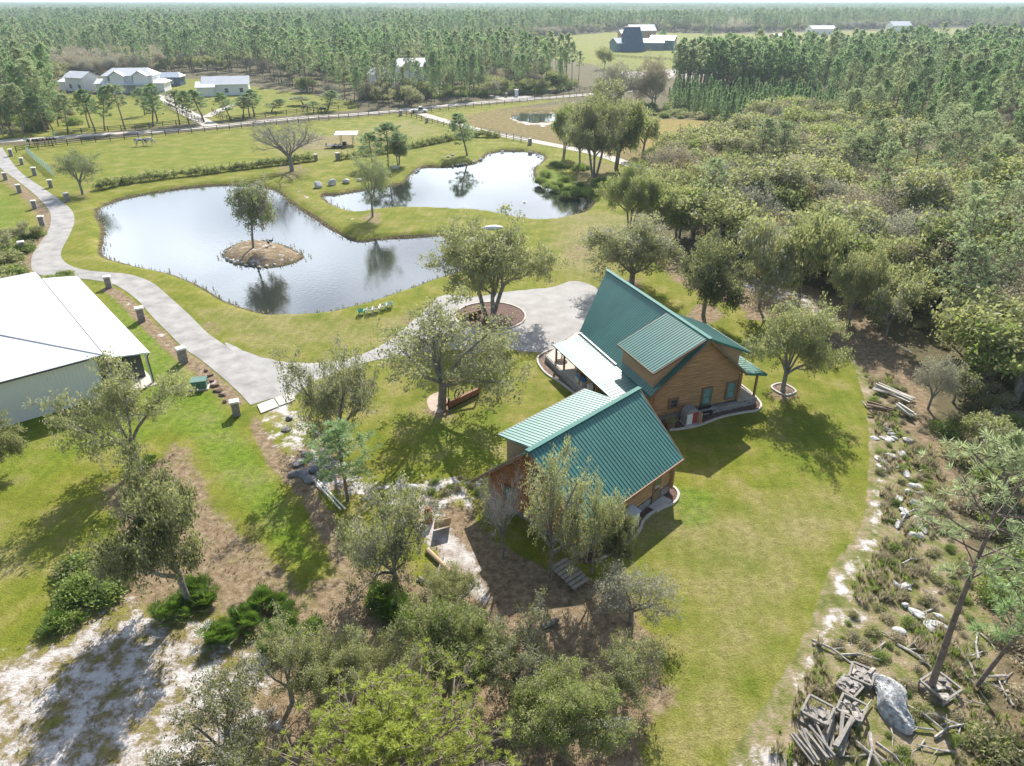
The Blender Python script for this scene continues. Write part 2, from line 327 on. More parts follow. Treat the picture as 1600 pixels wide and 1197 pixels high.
paint('sand', [(395, 630), (455, 618), (500, 660), (540, 720), (600, 745), (690, 740), (760, 740), (750, 790), (680, 800), (600, 800), (540, 790), (480, 760), (420, 690)], .5, 1.2)
paint('litter', [(455, 690), (520, 700), (560, 770), (500, 770), (450, 740)], .8, .8)
paint('sand', [(660, 780), (700, 815), (760, 900), (770, 960), (720, 930), (680, 870), (650, 820)], .85, .8)
paint('sand', [(-800, 1045), (0, 1020), (90, 990), (180, 935), (260, 950), (350, 965), (440, 1010), (470, 1080), (400, 1197), (380, 1400), (-900, 1400)], .52, 1.8)
paint('litter', [(150, 760), (220, 740), (270, 690), (300, 700), (340, 790), (420, 860), (480, 930), (520, 1000), (640, 1000), (700, 1060), (560, 1100), (430, 1020), (340, 960), (180, 940), (60, 1010), (90, 930), (190, 850)], .75, 1.4)
paint('litter', [(500, 900), (640, 880), (700, 1000), (800, 1060), (760, 1200), (420, 1300), (420, 1100)], .9, 2)
paint('litter', [(640, 760), (700, 780), (750, 800), (760, 860), (870, 960), (980, 940), (1020, 1000), (1060, 1090), (1010, 1150), (1000, 1300), (700, 1300), (660, 1000), (690, 900)], .85, 1.4)
paint('litter', [(395, 640), (430, 690), (470, 740), (520, 800), (560, 900), (520, 880), (470, 780), (420, 730), (390, 670)], .9, .6)
paint('litter', [(1020, 400), (1120, 400), (1230, 430), (1340, 480), (1440, 580), (1480, 700), (1500, 780), (1460, 780), (1380, 620), (1330, 560), (1240, 500), (1120, 470), (1050, 440)], .8, 2)
paint('weed', [(1350, 560), (1400, 580), (1470, 690), (1510, 850), (1560, 1000), (1520, 1300), (1180, 1300), (1240, 1080), (1300, 960), (1370, 830), (1375, 700)], 1, .8)
paint('litter', [(1390, 540), (1440, 600), (1490, 720), (1520, 830), (1560, 900), (1700, 1000), (1700, 1400), (1500, 1400), (1500, 1000), (1480, 820), (1440, 700)], .7, 1.2)
paint('sand', [(1350, 850), (1375, 830), (1400, 900), (1400, 960), (1340, 1010), (1290, 1000), (1315, 900)], .42, .8)
paint('sand', [(1150, 1197), (1180, 1160), (1250, 1180), (1260, 1400), (1100, 1400)], .7, .8)
paint('sand', [(1360, 760), (1375, 750), (1372, 830), (1352, 860)], .3, .4)
paint('litter', [(1290, 960), (1400, 840), (1420, 700), (1480, 760), (1520, 900), (1600, 1010), (1620, 1250), (1250, 1250), (1300, 1100)], .38, 3)
paint('sand', [(1380, 880), (1500, 900), (1600, 1100), (1560, 1250), (1400, 1200), (1330, 1040)], .22, 3)
paint('sand', [(1100, 400), (1200, 430), (1290, 470), (1350, 520), (1280, 500), (1150, 450), (1060, 420)], .5, 1.5)
paint('dry', [(120, 560), (700, 520), (850, 600), (800, 720), (480, 640)], .25, 4)
paint('dry', [(970, 800), (1330, 780), (1290, 960), (1150, 1200), (1010, 1200), (1060, 960)], .55, 5)
paint('dry', [(-300, 820), (100, 800), (80, 900), (-300, 1000)], .35, 4)
paint('dry', [(880, 330), (1010, 340), (1000, 400), (930, 440), (860, 420)], .7, 4)
paint('dry', [(410, 225), (560, 200), (640, 185), (690, 205), (560, 240), (440, 250)], .45, 4)
paint('litter', [(425, 232), (500, 212), (570, 208), (560, 225), (500, 236)], .5, 2)
paint('dry', [(300, 480), (600, 495), (680, 470), (600, 530), (420, 545), (330, 510)], .45, 2)
paint('lush', [(165, 455), (260, 540), (360, 655), (420, 740), (470, 820), (500, 900), (440, 860), (340, 740), (250, 620), (210, 560)], 1, 1.5)
paint('lush', [(-50, 700), (130, 640), (170, 700), (80, 760), (-50, 790)], .5, 3); paint('lush', [(0, 290), (40, 320), (30, 370), (-60, 360)], .6, 2)
paint('lush', [(1050, 755), (1120, 770), (1110, 830), (1060, 820)], .9, 1); paint('lush', [(1180, 620), (1260, 640), (1350, 560), (1360, 700), (1300, 760), (1180, 760)], .45, 3)
paint('lush', [(850, 262), (900, 280), (930, 300), (915, 308), (860, 292), (840, 272)], 1, 1); paint('lush', [(600, 640), (800, 640), (790, 740), (640, 740)], .5, 2)
paint('lush', [(60, 240), (400, 215), (400, 260), (150, 285)], .35, 3); paint('lush', [(1000, 240), (1060, 236), (1070, 255), (1010, 262)], .8, 2)
# bands along the drive: bare gravel strip, tyre-worn tracks over the dam
def band(layer, line, width, val, soft=.5):
    pts = smooth_line(line, 4); 
    d = np.full(GX.shape, 1e9)
    for a, b in zip(pts[:-1], pts[1:]):
        e = b - a; t = np.clip(((GX - a[0]) * e[0] + (GY - a[1]) * e[1]) / (e @ e + 1e-9), 0, 1); d = np.minimum(d, np.hypot(GX - a[0] - t * e[0], GY - a[1] - t * e[1]))
    w = 1 - ss(d, width / 2 - soft, width / 2 + soft); L[layer] = L[layer] * (1 - w) + val * w
left_edge = r4([(0, 95), (60, 140), (150, 210), (225, 290), (235, 350), (215, 400), (160, 480), (145, 530), (158, 585)])
right_low = r4([(520, 645), (600, 700), (680, 785), (770, 870), (850, 945), (940, 1010), (1040, 1100), (1120, 1170)])
band('litter', PP([(x - 9, y + 3) for x, y in left_edge]), 2.2, .85); band('litter', PP([(x - 7, y + 4) for x, y in right_low]), 1.5, .9)
band('sand', PP([(x - 7, y + 4) for x, y in right_low]), .8, .4)
band('weed', PP([(1345, 560), (1372, 640), (1378, 740), (1368, 830), (1320, 900), (1290, 990), (1243, 1080), (1168, 1197)]), 1.7, 1., .7); band('sand', PP([(1375, 740), (1366, 830), (1318, 900), (1288, 990), (1241, 1080)]), .7, .5, .5)
dam = [(462, 292), (490, 318), (530, 338), (590, 349), (660, 350), (740, 345), (800, 350), (860, 352)]
band('litter', PP([(x, y - 4) for x, y in dam]), .7, .5, .3); band('litter', PP([(x, y + 5) for x, y in dam]), .7, .5, .3); band('sand', PP(dam[:4]), 1.2, .35, .5)
band('litter', PP([(160, 318), (250, 290), (330, 279), (420, 282)]), 1., .3)
mudw = (1 - ss(dW, .1, .9)) * ss(dW, -2.5, -.3); L['mud'] = np.maximum(L['mud'], mudw)
L['mud'] = np.where(dI < 0, .55 * (1 - ss(-dI, .5, 1.4)), L['mud']); L['sand'] = np.where(dI < 0, .12 + .35 * vnoise(GX, GY, 1.6, 4), L['sand']); L['litter'] = np.where(dI < 0, .75, L['litter'])
ground_me = mesh_np('ground', np.stack([GX, GY, GZ], -1), quads, [])
for nm, ks in (('cover_a', ('lawn', 'dry', 'sand', 'litter')), ('cover_b', ('marsh', 'mud', 'lush', 'weed'))):
    at = ground_me.attributes.new(nm, 'FLOAT_COLOR', 'POINT'); at.data.foreach_set('color', np.stack([L[k].ravel() for k in ks], -1).astype(np.float32).ravel())
m, n, l, b = nodes('ground_cover')
geo = n.new('ShaderNodeNewGeometry')
def noise(scale, det=4, rough=.6, src=None):
    t = n.new('ShaderNodeTexNoise'); t.inputs['Scale'].default_value = scale; t.inputs['Detail'].default_value = det; t.inputs['Roughness'].default_value = rough; l.new(src or geo.outputs['Position'], t.inputs['Vector']); return t.outputs['Fac']
def math_(op, a, b_=None, c=None):
    t = n.new('ShaderNodeMath'); t.operation = op
    for i, v in enumerate((a, b_, c)):
        if v is None: continue
        if isinstance(v, (int, float)): t.inputs[i].default_value = v
        else: l.new(v, t.inputs[i])
    return t.outputs[0]
def ramp(f, *stops):
    t = n.new('ShaderNodeValToRGB'); e = t.color_ramp.elements
    while len(e) < len(stops): e.new(.5)
    for el, (p, c) in zip(e, stops): el.position = p; el.color = (*c, 1)
    l.new(f, t.inputs[0]); return t.outputs[0]
def mix(f, a, c):
    t = n.new('ShaderNodeMix'); t.data_type = 'RGBA'; l.new(f, t.inputs[0]); l.new(a, t.inputs[6]); l.new(c, t.inputs[7]); return t.outputs[2]
def attr(nm):
    t = n.new('ShaderNodeAttribute'); t.attribute_name = nm; s_ = n.new('ShaderNodeSeparateColor'); l.new(t.outputs['Color'], s_.inputs[0]); return s_.outputs[0], s_.outputs[1], s_.outputs[2], t.outputs['Alpha']
la, dr, sa, li = attr('cover_a'); ma, mu, lu, we = attr('cover_b')
nf, nm_, ns, nt_, n05 = noise(2.2, 6, .7), noise(.35, 5, .6), noise(.06, 4, .55), noise(9, 4, .7), noise(.8, 8, .72)
def edge(mask, k=1.1, sharp=.16, nz=None):     # break a painted edge up with noise
    v = math_('MULTIPLY_ADD', math_('SUBTRACT', nz or n05, .5), k, mask)
    t = n.new('ShaderNodeMapRange'); t.interpolation_type = 'SMOOTHSTEP'; l.new(v, t.inputs[0]); t.inputs[1].default_value = .5 - sharp; t.inputs[2].default_value = .5 + sharp; return t.outputs[0]
forest = ramp(n05, (.3, (.07, .065, .03)), (.5, (.15, .125, .07)), (.62, (.12, .13, .045)), (.75, (.28, .23, .16)))
lawn = ramp(nm_, (.3, (.13, .17, .015)), (.5, (.20, .215, .022)), (.64, (.27, .25, .05)), (.75, (.34, .28, .13)))
lawn = mix(math_('MULTIPLY', edge(lu, .6, .35), .8), lawn, ramp(nf, (.35, (.10, .18, .012)), (.65, (.19, .275, .022))))
dry = ramp(nf, (.3, (.22, .19, .075)), (.7, (.37, .32, .165)))
lawn = mix(math_('MULTIPLY', edge(math_('MULTIPLY_ADD', ns, .45, math_('MULTIPLY_ADD', dr, .75, -.02)), 1.3, .4, nm_), .75), lawn, dry)
wv = n.new('ShaderNodeTexWave'); wv.inputs['Scale'].default_value = .28; wv.inputs['Distortion'].default_value = 2.; wv.inputs['Detail'].default_value = 2; wv.inputs['Detail Scale'].default_value = .3
mpw = n.new('ShaderNodeMapping'); mpw.inputs['Rotation'].default_value = (0, 0, .12); l.new(geo.outputs['Position'], mpw.inputs[0]); l.new(mpw.outputs[0], wv.inputs['Vector'])
hsv = n.new('ShaderNodeHueSaturation'); l.new(lawn, hsv.inputs['Color']); l.new(math_('MULTIPLY_ADD', nt_, 1.5, math_('MULTIPLY_ADD', wv.outputs['Fac'], .08, math_('MULTIPLY_ADD', nf, .7, math_('MULTIPLY_ADD', noise(26, 3, .8), .9, -.65)))), hsv.inputs['Value']); lawn = hsv.outputs[0]
col = mix(edge(la, .5, .12), forest, lawn)
col = mix(edge(ma, .6, .2), col, ramp(n05, (.3, (.12, .13, .03)), (.45, (.22, .20, .045)), (.58, (.34, .21, .07)), (.72, (.42, .30, .19))))
col = mix(edge(we, .5, .1), col, ramp(n05, (.3, (.10, .11, .03)), (.45, (.19, .20, .06)), (.56, (.34, .27, .17)), (.7, (.52, .43, .34))))
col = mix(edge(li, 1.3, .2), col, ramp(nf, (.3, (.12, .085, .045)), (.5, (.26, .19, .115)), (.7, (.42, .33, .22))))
col = mix(edge(sa, 1.9, .13, n05), col, ramp(n05, (.32, (.22, .17, .12)), (.46, (.42, .36, .31)), (.56, (.58, .54, .50)), (.68, (.70, .68, .65))))
col = mix(edge(mu, .9, .25), col, ramp(nf, (.3, (.05, .04, .022)), (.6, (.13, .095, .05)), (.75, (.24, .21, .15))))
l.new(col, b.inputs['Base Color']); b.inputs['Roughness'].default_value = .95; b.inputs['Specular IOR Level'].default_value = .15
bp = n.new('ShaderNodeBump'); bp.inputs['Strength'].default_value = .7; bp.inputs['Distance'].default_value = .12; l.new(math_('ADD', nt_, nf), bp.inputs['Height']); l.new(bp.outputs[0], b.inputs['Normal'])
ground_me.materials.append(m)
ground = tag(obj('ground', ground_me), kind='structure')
ground_me.polygons.foreach_set('use_smooth', np.ones(len(ground_me.polygons), bool))

# water
m, n, l, b = nodes('pond_water')
b.inputs['Base Color'].default_value = (.035, .04, .035, 1); b.inputs['Roughness'].default_value = .04; b.inputs['IOR'].default_value = 2.0; b.inputs['Specular IOR Level'].default_value = .9
geo = n.new('ShaderNodeNewGeometry')
t1 = n.new('ShaderNodeTexNoise'); t1.inputs['Scale'].default_value = 2.6; t1.inputs['Detail'].default_value = 3; l.new(geo.outputs['Position'], t1.inputs['Vector'])
bp = n.new('ShaderNodeBump'); bp.inputs['Strength'].default_value = .2; bp.inputs['Distance'].default_value = .04; l.new(t1.outputs['Fac'], bp.inputs['Height']); l.new(bp.outputs[0], b.inputs['Normal'])
m_water = m
m_water2 = m.copy(); m_water2.name = 'calm_pond_water'
for nd in m_water2.node_tree.nodes:
    if nd.type == 'BUMP': nd.inputs['Strength'].default_value = .06
def water(poly, z, name, mt):
    q = np.array([(p[0], p[1]) for p in poly]); c = q.mean(0); mb = MB()
    qq = np.roll(q, -1, 0) - np.roll(q, 1, 0); nn = np.stack([qq[:, 1], -qq[:, 0]], -1); nn /= np.linalg.norm(nn, axis=1)[:, None] + 1e-9
    area = .5 * np.sum(q[:, 0] * np.roll(q[:, 1], -1) - np.roll(q[:, 0], -1) * q[:, 1]); nn *= 1 if area > 0 else -1
    o_ = q + nn * .7; vs = [(x, y, z) for x, y in o_]
    if area < 0: vs.reverse()
    mb.add(vs, [tuple(range(len(vs)))]); return tag(mb.build(name, mt), kind='structure')
water(pondA, WZ, 'pond_water', m_water); water(pondB, WZ, 'pond_water', m_water2); water(puddle, WZ + .05, 'puddle_water', m_water2)

# roads as thin sheets
def sheet(name, poly, z, mt, kind='structure'):
    vs = [(p[0], p[1], z) for p in poly]; q = np.array(vs); ar = np.sum(q[:, 0] * np.roll(q[:, 1], -1) - np.roll(q[:, 0], -1) * q[:, 1])
    if ar < 0: vs.reverse()
    o = MB().add(vs, [tuple(range(len(vs)))]).build(name, mt); return tag(o, kind=kind)
def strip(name, line, w, z, mt, jit=0.):
    pts = smooth_line(line, 10); Lf, Rt = [], []
    for i, p in enumerate(pts):
        a = pts[max(0, i - 1)]; c = pts[min(len(pts) - 1, i + 1)]; d = c - a; d = d / (np.linalg.norm(d) + 1e-9); nrm = np.array([-d[1], d[0]])
        ww = w / 2 + jit * random.uniform(-1, 1); Lf.append(p + nrm * ww); Rt.append(p - nrm * ww)
    mb = MB(); mb.add([(p[0], p[1], z) for p in Lf + Rt], [(len(Lf) + i, len(Lf) + i + 1, i + 1, i) for i in range(len(Lf) - 1)])
    return tag(mb.build(name, mt), kind='structure')
random.seed(3)
dr_r = r4([(10, 0), (40, 48), (100, 120), (200, 190), (270, 240), (330, 290), (345, 340), (325, 400), (285, 480), (290, 520), (330, 550), (400, 570), (500, 580), (600, 590), (700, 625), (780, 690), (880, 780), (960, 860), (1060, 930), (1150, 1000), (1240, 1080), (1305, 1150)])
dr_l = r4([(-60, 30), (0, 95), (60, 140), (150, 210), (225, 290), (235, 350), (215, 400), (160, 480), (145, 530), (160, 580), (260, 605), (400, 612), (500, 628), (560, 652), (640, 712), (700, 780), (780, 860), (850, 930), (930, 985), (1010, 1050), (1100, 1130), (1160, 1195)])
RR_, LL_ = smooth_line(PP(dr_r), 6), smooth_line(PP(dr_l), 6)
sheet('paved_driveway', list(RR_) + list(reversed(LL_)), .03, m_asph)
gr = smooth_poly(PP([(352, 536), (400, 556), (450, 566), (500, 567), (560, 556), (610, 530), (650, 497), (690, 462), (740, 464), (800, 455), (860, 449), (900, 439), (938, 455), (960, 500), (935, 540), (900, 560), (868, 545), (850, 552), (790, 546), (700, 547), (620, 557), (560, 570), (500, 592), (470, 610), (455, 625), (430, 622), (400, 590)]), 6)
gr = [p + np.array([random.uniform(-.12, .12), random.uniform(-.12, .12)]) for p in gr]
sheet('gravel_driveway', gr, .016, m_gravel)
strip('sand_road', PP([(-80, 228), (0, 221), (60, 217), (150, 211), (300, 201), (450, 186), (560, 178), (640, 171), (720, 163), (800, 157), (890, 150), (1000, 141)]), 4.6, .03, m_sandroad, .12)
strip('farm_track', PP([(640, 171), (672, 182), (720, 196), (770, 208), (830, 220), (930, 240), (1000, 262), (1075, 277)]), 3.2, .034, m_sandroad, .15)
strip('farm_lane', PP([(335, 199), (318, 190), (290, 175), (266, 160), (256, 148)]), 4.2, .036, m_sandroad, .12)
strip('farm_lane', PP([(322, 183), (345, 172), (366, 164)]), 3., .04, m_sandroad, .1)
strip('farm_lane', PP([(800, 157), (775, 151), (768, 138)]), 4., .036, m_sandroad, .1)
sheet('paved_apron', PP([(785, 153), (820, 150), (850, 153), (830, 157), (800, 158)]), .044, m_asph)
mb = MB()
for q in ([(402, 634), (428, 624), (436, 636), (408, 647)], [(429, 623), (440, 619), (449, 631), (437, 635)], [(441, 619), (456, 615), (462, 625), (450, 631)]):
    mb.slab([(p.x, p.y, .1) for p in PP(q)], .08)
tag(mb.build('slab_threshold', m_conc), kind='structure')
# beds and kerbs
def bed(line_px, name, mt=m_mulch, closed=True, pts=None):
    poly = pts or smooth_poly(PP(line_px), 5); return sheet(name, poly, .05, mt)
def kerb(line_px, label, closed=False, pts=None, w=.16, h=.13, mt=m_conc):
    pts = pts if pts is not None else (smooth_poly(PP(line_px), 6) if closed else smooth_line(PP(line_px), 6)); mb = MB(); k = len(pts); v = []
    for i, p in enumerate(pts):
        a = pts[(i - 1) % k if closed else max(0, i - 1)]; c = pts[(i + 1) % k if closed else min(k - 1, i + 1)]; d = c - a; d = d / (np.linalg.norm(d) + 1e-9); nr = np.array([-d[1], d[0]])
        for s_, z_ in ((-1, 0), (-1, h), (1, h), (1, 0)): q = p + nr * s_ * w / 2; v.append((q[0], q[1], z_))
    fs = []
    for i in range(k if closed else k - 1):
        j = (i + 1) % k
        for t in range(3): fs.append((4 * i + t, 4 * j + t, 4 * j + t + 1, 4 * i + t + 1))
    o = mb.add(v, fs).build('bed_kerb', mt); return tag(o, label, 'kerb')
t_is = [(766 + 55 * math.cos(a), 495 + 22 * math.sin(a)) for a in np.linspace(0, 2 * math.pi, 15)[:-1]]
bed(t_is, 'tree_bed'); kerb(t_is, 'pale round kerb edging the tree bed in the gravel turnaround', True)
kr = [(1155, 600), (1170, 612), (1182, 623), (1189, 634), (1182, 642), (1164, 645), (1137, 650), (1117, 656), (1090, 666), (1063, 671), (1046, 673)]
kl = [(905, 530), (866, 545), (843, 556), (840, 565), (845, 575), (854, 585), (868, 594), (879, 601), (897, 615), (930, 640)]
kg = [(1046, 758), (1056, 765), (1060, 775), (1052, 787), (1022, 800), (1006, 814), (1000, 828), (985, 845), (968, 858), (930, 880)]
bed(kr + [(1030, 660), (1100, 600)], 'house_bed'); kerb(kr, 'pale curved kerb around the mulch bed under the log house gable')
bed(kl + [(980, 600), (930, 540)], 'house_bed', m_litter); kerb(kl, 'pale curved kerb around the bed in front of the covered porch')
bed(kg + [(900, 860), (1000, 740)], 'garage_bed'); kerb(kg, 'pale curved kerb beside the back wall of the log garage')
# ------------------------------------------------------------------ buildings
def roof_slope(name, parent, r0, r1, e0, e1, mt, rib=.3, th=.1, trim=None, rw=.035, rh=.035):
    mb = MB(); r0, r1, e0, e1 = map(Vector, (r0, r1, e0, e1)); mb.slab([r0, r1, e1, e0], th)
    xs = np.arange(min(r0.x, e0.x) + .08, max(r1.x, e1.x) - .03, rib)
    nrm = (r1 - r0).cross(e0 - r0).normalized(); nrm = nrm if nrm.z > 0 else -nrm
    for x in xs:
        t0, t1 = 0., 1.
        for (p, q, sgn) in ((r0, e0, 1), (r1, e1, -1)):
            f0, f1 = sgn * (x - p.x), sgn * (x - q.x)
            if f0 < 0 and f1 < 0: t1 = -1
            elif f0 < 0: t0 = max(t0, f0 / (f0 - f1))
            elif f1 < 0: t1 = min(t1, f0 / (f0 - f1))
        if t1 - t0 < .03: continue
        pa = lambda t: Vector((x, r0.y + (e0.y - r0.y) * t, r0.z + (e0.z - r0.z) * t)) + nrm * (rh / 2 - .004)
        mb.bar(pa(t0 + .002), pa(t1 - .002), rw, rh)
    return mb.build(name, mt, parent)
def log_wall(name, parent, p0, p1, z0, z1, mt, clip=None, ext=(0, 0), r=.115, sp_=.2, off=0., core=.12):
    p0, p1 = Vector((*p0, 0)), Vector((*p1, 0)); d = (p1 - p0); Ln = d.length; d.normalize(); mb = MB(); z = z0 + r + off
    while z < z1:
        a, c = (-ext[0], Ln + ext[1]) if not clip else clip(z)
        if clip and z < clip(-1)[2] if False else False: pass
        if c - a > .3:
            q0, q1 = p0 + d * a, p0 + d * c; mb.tube((q0.x, q0.y, z), (q1.x, q1.y, z), r, n=8)
        z += sp_
    return mb.build(name, mt, parent)
def window(parent, c, w, h, rz, frame=m_gwin, glass=m_glass, name='window', depth=.1, bars=1, casing=m_trim):
    """c = centre in parent space, rz = heading of the outward normal"""
    e = MB(); f = .07
    if casing: 
        for s_ in (-1, 1): e.box(-.03, s_ * (w / 2 + .06) - .06, -h / 2 - .12, depth - .02, s_ * (w / 2 + .06) + .06, h / 2 + .12, 1)
        for s_ in (-1, 1): e.box(-.03, -w / 2, s_ * (h / 2 + .06) - .06, depth - .023, w / 2, s_ * (h / 2 + .06) + .06, 1)
    for s_ in (-1, 1):
        e.box(0, s_ * (w / 2 - f / 2) - f / 2, -h / 2, depth, s_ * (w / 2 - f / 2) + f / 2, h / 2); e.box(0, -w / 2 + f, s_ * (h / 2 - f / 2) - f / 2, depth - .003, w / 2 - f, s_ * (h / 2 - f / 2) + f / 2)
    for i in range(bars): zz = -h / 2 + h * (i + 1) / (bars + 1); e.box(0, -w / 2 + f, zz - .025, depth + .004, w / 2 - f, zz + .025)
    o = e.build(name, [frame, casing or frame], parent, c, (0, 0, rz))
    g = MB().box(0, -w / 2 + f, -h / 2 + f, depth * .5, w / 2 - f, h / 2 - f).build('pane', glass, o); return o

# --- the log house
hs = empty('log_house', (15.35, 50.08, 0), 1.94, 'large log house with green ribbed metal roof, dormers and covered porch', 'house')
RZ, WL, EL, WR, ER = 6.85, 4.9, 2.75, 4.1, 3.09
sL, sR = (RZ - EL) / WL, (RZ - ER) / WR
roof_slope('roof_slope', hs, (-.1, 0, RZ), (17., 0, RZ), (-.1, WL, EL), (12.7, WL, EL), m_teal)
roof_slope('roof_slope', hs, (-.1, 0, RZ - .002), (17., 0, RZ - .002), (-.1, -WR, ER), (13.2, -WR, ER), m_teal)
rc = MB(); rc.bar((-.14, 0, RZ + .05), (17.05, 0, RZ + .05), .36, .07); rc.build('ridge_cap', m_cap2, hs)
rk = MB()
for (x, yy, zz) in ((-.16, WL + .02, EL), (-.16, -WR - .02, ER)): rk.bar((x, 0, RZ - .09), (x, yy, zz - .09), .08, .2)
rk.build('rake_board', m_trim, hs)
ebd = MB(); ebd.bar((-.16, WL + .05, EL - .06), (12.7, WL + .05, EL - .06), .1, .14); ebd.build('gutter', m_teald, hs)
gx0 = .4; yl, yr = 4.35, -3.75
def gclip(z):
    a = min(4.35, (RZ - .18 - z) / sL); c = min(3.75, (RZ - .18 - z) / sR)
    e_ = .22 if z < 2.6 else 0
    return (4.35 - a - (e_ if a > 4.3 else 0), 4.35 + c + (e_ if c > 3.7 else 0))
log_wall('gable_wall', hs, (gx0, yl), (gx0, yr), .45, RZ - .3, m_log, clip=gclip)
MB().slab([(gx0 + .1, yl, .2), (gx0 + .1, yr, .2), (gx0 + .1, yr, RZ - .16 - sR * -yr), (gx0 + .1, 0, RZ - .2), (gx0 + .1, yl, RZ - .16 - sL * yl)], .2).build('wall', m_log, hs)
log_wall('side_wall', hs, (gx0, yr), (13., yr), .45, 2.95, m_log, ext=(.3, 0), off=.1); log_wall('side_wall', hs, (gx0, yl), (12.4, yl), .45, 2.6, m_log, ext=(.3, 0), off=.1)
MB().box(gx0 + .12, yr + .02, .2, 12.9, yr + .2, 2.95).box(gx0 + .12, yl - .2, .2, 12.3, yl - .02, 2.7).build('wall', m_log, hs)
pw = MB(); pw.slab([(12.3, yl, .2), (16.2, .0, .2), (16.2, 0, 6.4), (12.5, yl, 2.8)], .15); pw.slab([(12.9, yr, .2), (16.2, 0.0, .2), (16.2, 0, 6.4), (12.9, yr, 3.0)], .15); pw.build('prow_wall', m_log, hs)
le, le2, le3 = MB(), MB(), MB()
for i, z in enumerate(np.arange(.62, 2.9, .2)):
    le.tube((.08, yr, z + .1), (.03, yr, z + .1), .1, n=8); le2.tube((.08, yl, z + .1), (.03, yl, z + .1), .1, n=8); le3.tube((gx0, yr - .24, z), (gx0, yr - .29, z), .1, n=8)
for q_ in (le, le2, le3): q_.build('log_ends', m_logend, hs)
MB().box(gx0 - .12, yr - .05, 0, gx0 + .5, yl + .1, .45).box(gx0 + .5, yr - .05, 0, 12.8, yr + .25, .45).build('foundation', m_stone, hs)
for (y, z, w, h_) in ((-.68, 1.45, .75, 1.45), (-3.0, 1.55, .72, 1.4)): window(hs, (gx0 - .13, y, z), w, h_, math.pi)
wdk = window(hs, (gx0 - .13, 2.45, 1.45), .7, .75, math.pi, m_trim, m_dark); wdk['label'] = 'small dark window on the gable wall'
# dormers
def dormer(side, x0, x1, yw, ye, ze, wins):
    s_ = 1 if side > 0 else -1; sl = sL if side > 0 else sR; d = MB()
    zb = RZ - sl * yw - .1; zt = lambda y: RZ - (RZ - ze) * y / ye - .1
    w0, w1 = x0 + .35, x1 - .35
    d.slab([(w0, s_ * yw, zb), (w1, s_ * yw, zb), (w1, s_ * yw, zt(yw)), (w0, s_ * yw, zt(yw))], .12)
    for x in (w0, w1): d.slab([(x, 0, RZ - .12), (x, s_ * yw, zt(yw)), (x, s_ * yw, zb)], .1)
    o = d.build('dormer', m_siding, hs)
    roof_slope('dormer_roof', o, (x0, 0, RZ + .06), (x1, 0, RZ + .06), (x0, s_ * ye, ze + .06), (x1, s_ * ye, ze + .06), m_teal)
    MB().bar((x0, s_ * (ye + .03), ze - .03), (x1, s_ * (ye + .03), ze - .03), .07, .16).bar((x0 - .04, 0, RZ - .04), (x0 - .04, s_ * ye, ze - .04), .07, .17).bar((x1 + .04, 0, RZ - .04), (x1 + .04, s_ * ye, ze - .04), .07, .17).build('fascia', m_teald if side < 0 else m_trim, o)
    for (x, z, w, h_) in wins: window(o, (x, s_ * (yw + .0), z), w, h_, s_ * math.pi / 2)
dormer(1, .1, 5.75, 4.3, 4.75, 4.62, [(2.1, 3.95, .6, 1.05)])
dormer(-1, -.05, 5.9, 3.3, 3.95, 5.05, [(2.4, 4.3, .6, .9)])
# porches
dk = MB(); dk.prism([(1., 4.3), (1., 7.6), (13.6, 7.7), (17.2, 3), (17.2, -1), (13.2, -4), (12.4, 4.3)], .44, .58); dk.prism([(-.15, -3.7), (13.1, -3.7), (13.1, -5.4), (-.15, -5.4)], .5, .62); dk.build('porch_deck', m_deck, hs)
sk = MB(); sk.bar((1., 7.6, .27), (13.6, 7.7, .27), .3, .54); sk.bar((13.6, 7.7, .27), (17.2, 3, .27), .3, .54); sk.build('porch_base', m_stone, hs); sk = MB(); sk.bar((-.15, -5.4, .27), (13, -5.4, .27), .3, .60); sk.bar((-.15, -5.3, .27), (-.15, 0.2, .27), .3, .598); sk.build('porch_base', m_stone, hs)
op = roof_slope('porch_roof', hs, (1., 4.86, 2.74), (12.4, 4.86, 2.74), (1., 7.35, 2.28), (12.2, 7.65, 2.28), m_teal, rib=.42)
MB().bar((1., 7.4, 2.22), (12.2, 7.7, 2.22), .08, .14).build('fascia', m_teald, op)
MB().bar((5.6, 4.82, 2.85), (12.6, 4.82, 2.85), .2, .05).build('flashing', m_white, op)
o2 = roof_slope('porch_roof', hs, (.35, -4.0, 3.02), (12, -4.0, 3.02), (.15, -6.35, 2.5), (12, -6.35, 2.5), m_teal, rib=.42)
MB().bar((.1, -4.1, 2.92), (.12, -6.4, 2.4), .08, .16).bar((.1, -6.4, 2.42), (12, -6.4, 2.42), .08, .16).build('fascia', m_teald, o2)
for x, y in ((1.2, 7.25), (4.3, 7.3), (7.3, 7.35), (10.4, 7.4), (12.0, 7.45)): MB().bar((x, y, .5), (x, y, 2.28), .15, .15).build('post', m_post, hs)
for x in (.05, 4.2, 8.2, 11.6): MB().bar((x, -5.35, .5), (x, -5.35, 2.62), .15, .15).build('post', m_post, hs)
ch = MB(); ch.box(7.4, -3.0, 3.2, 8.3, -2.2, 7.0); ch.build('chimney', m_stone, hs) if False else None
MB().tube((3.2, -4.6, 3.0), (3.2, -4.6, 3.9), .14).build('vent_pipe', m_gutter, hs)

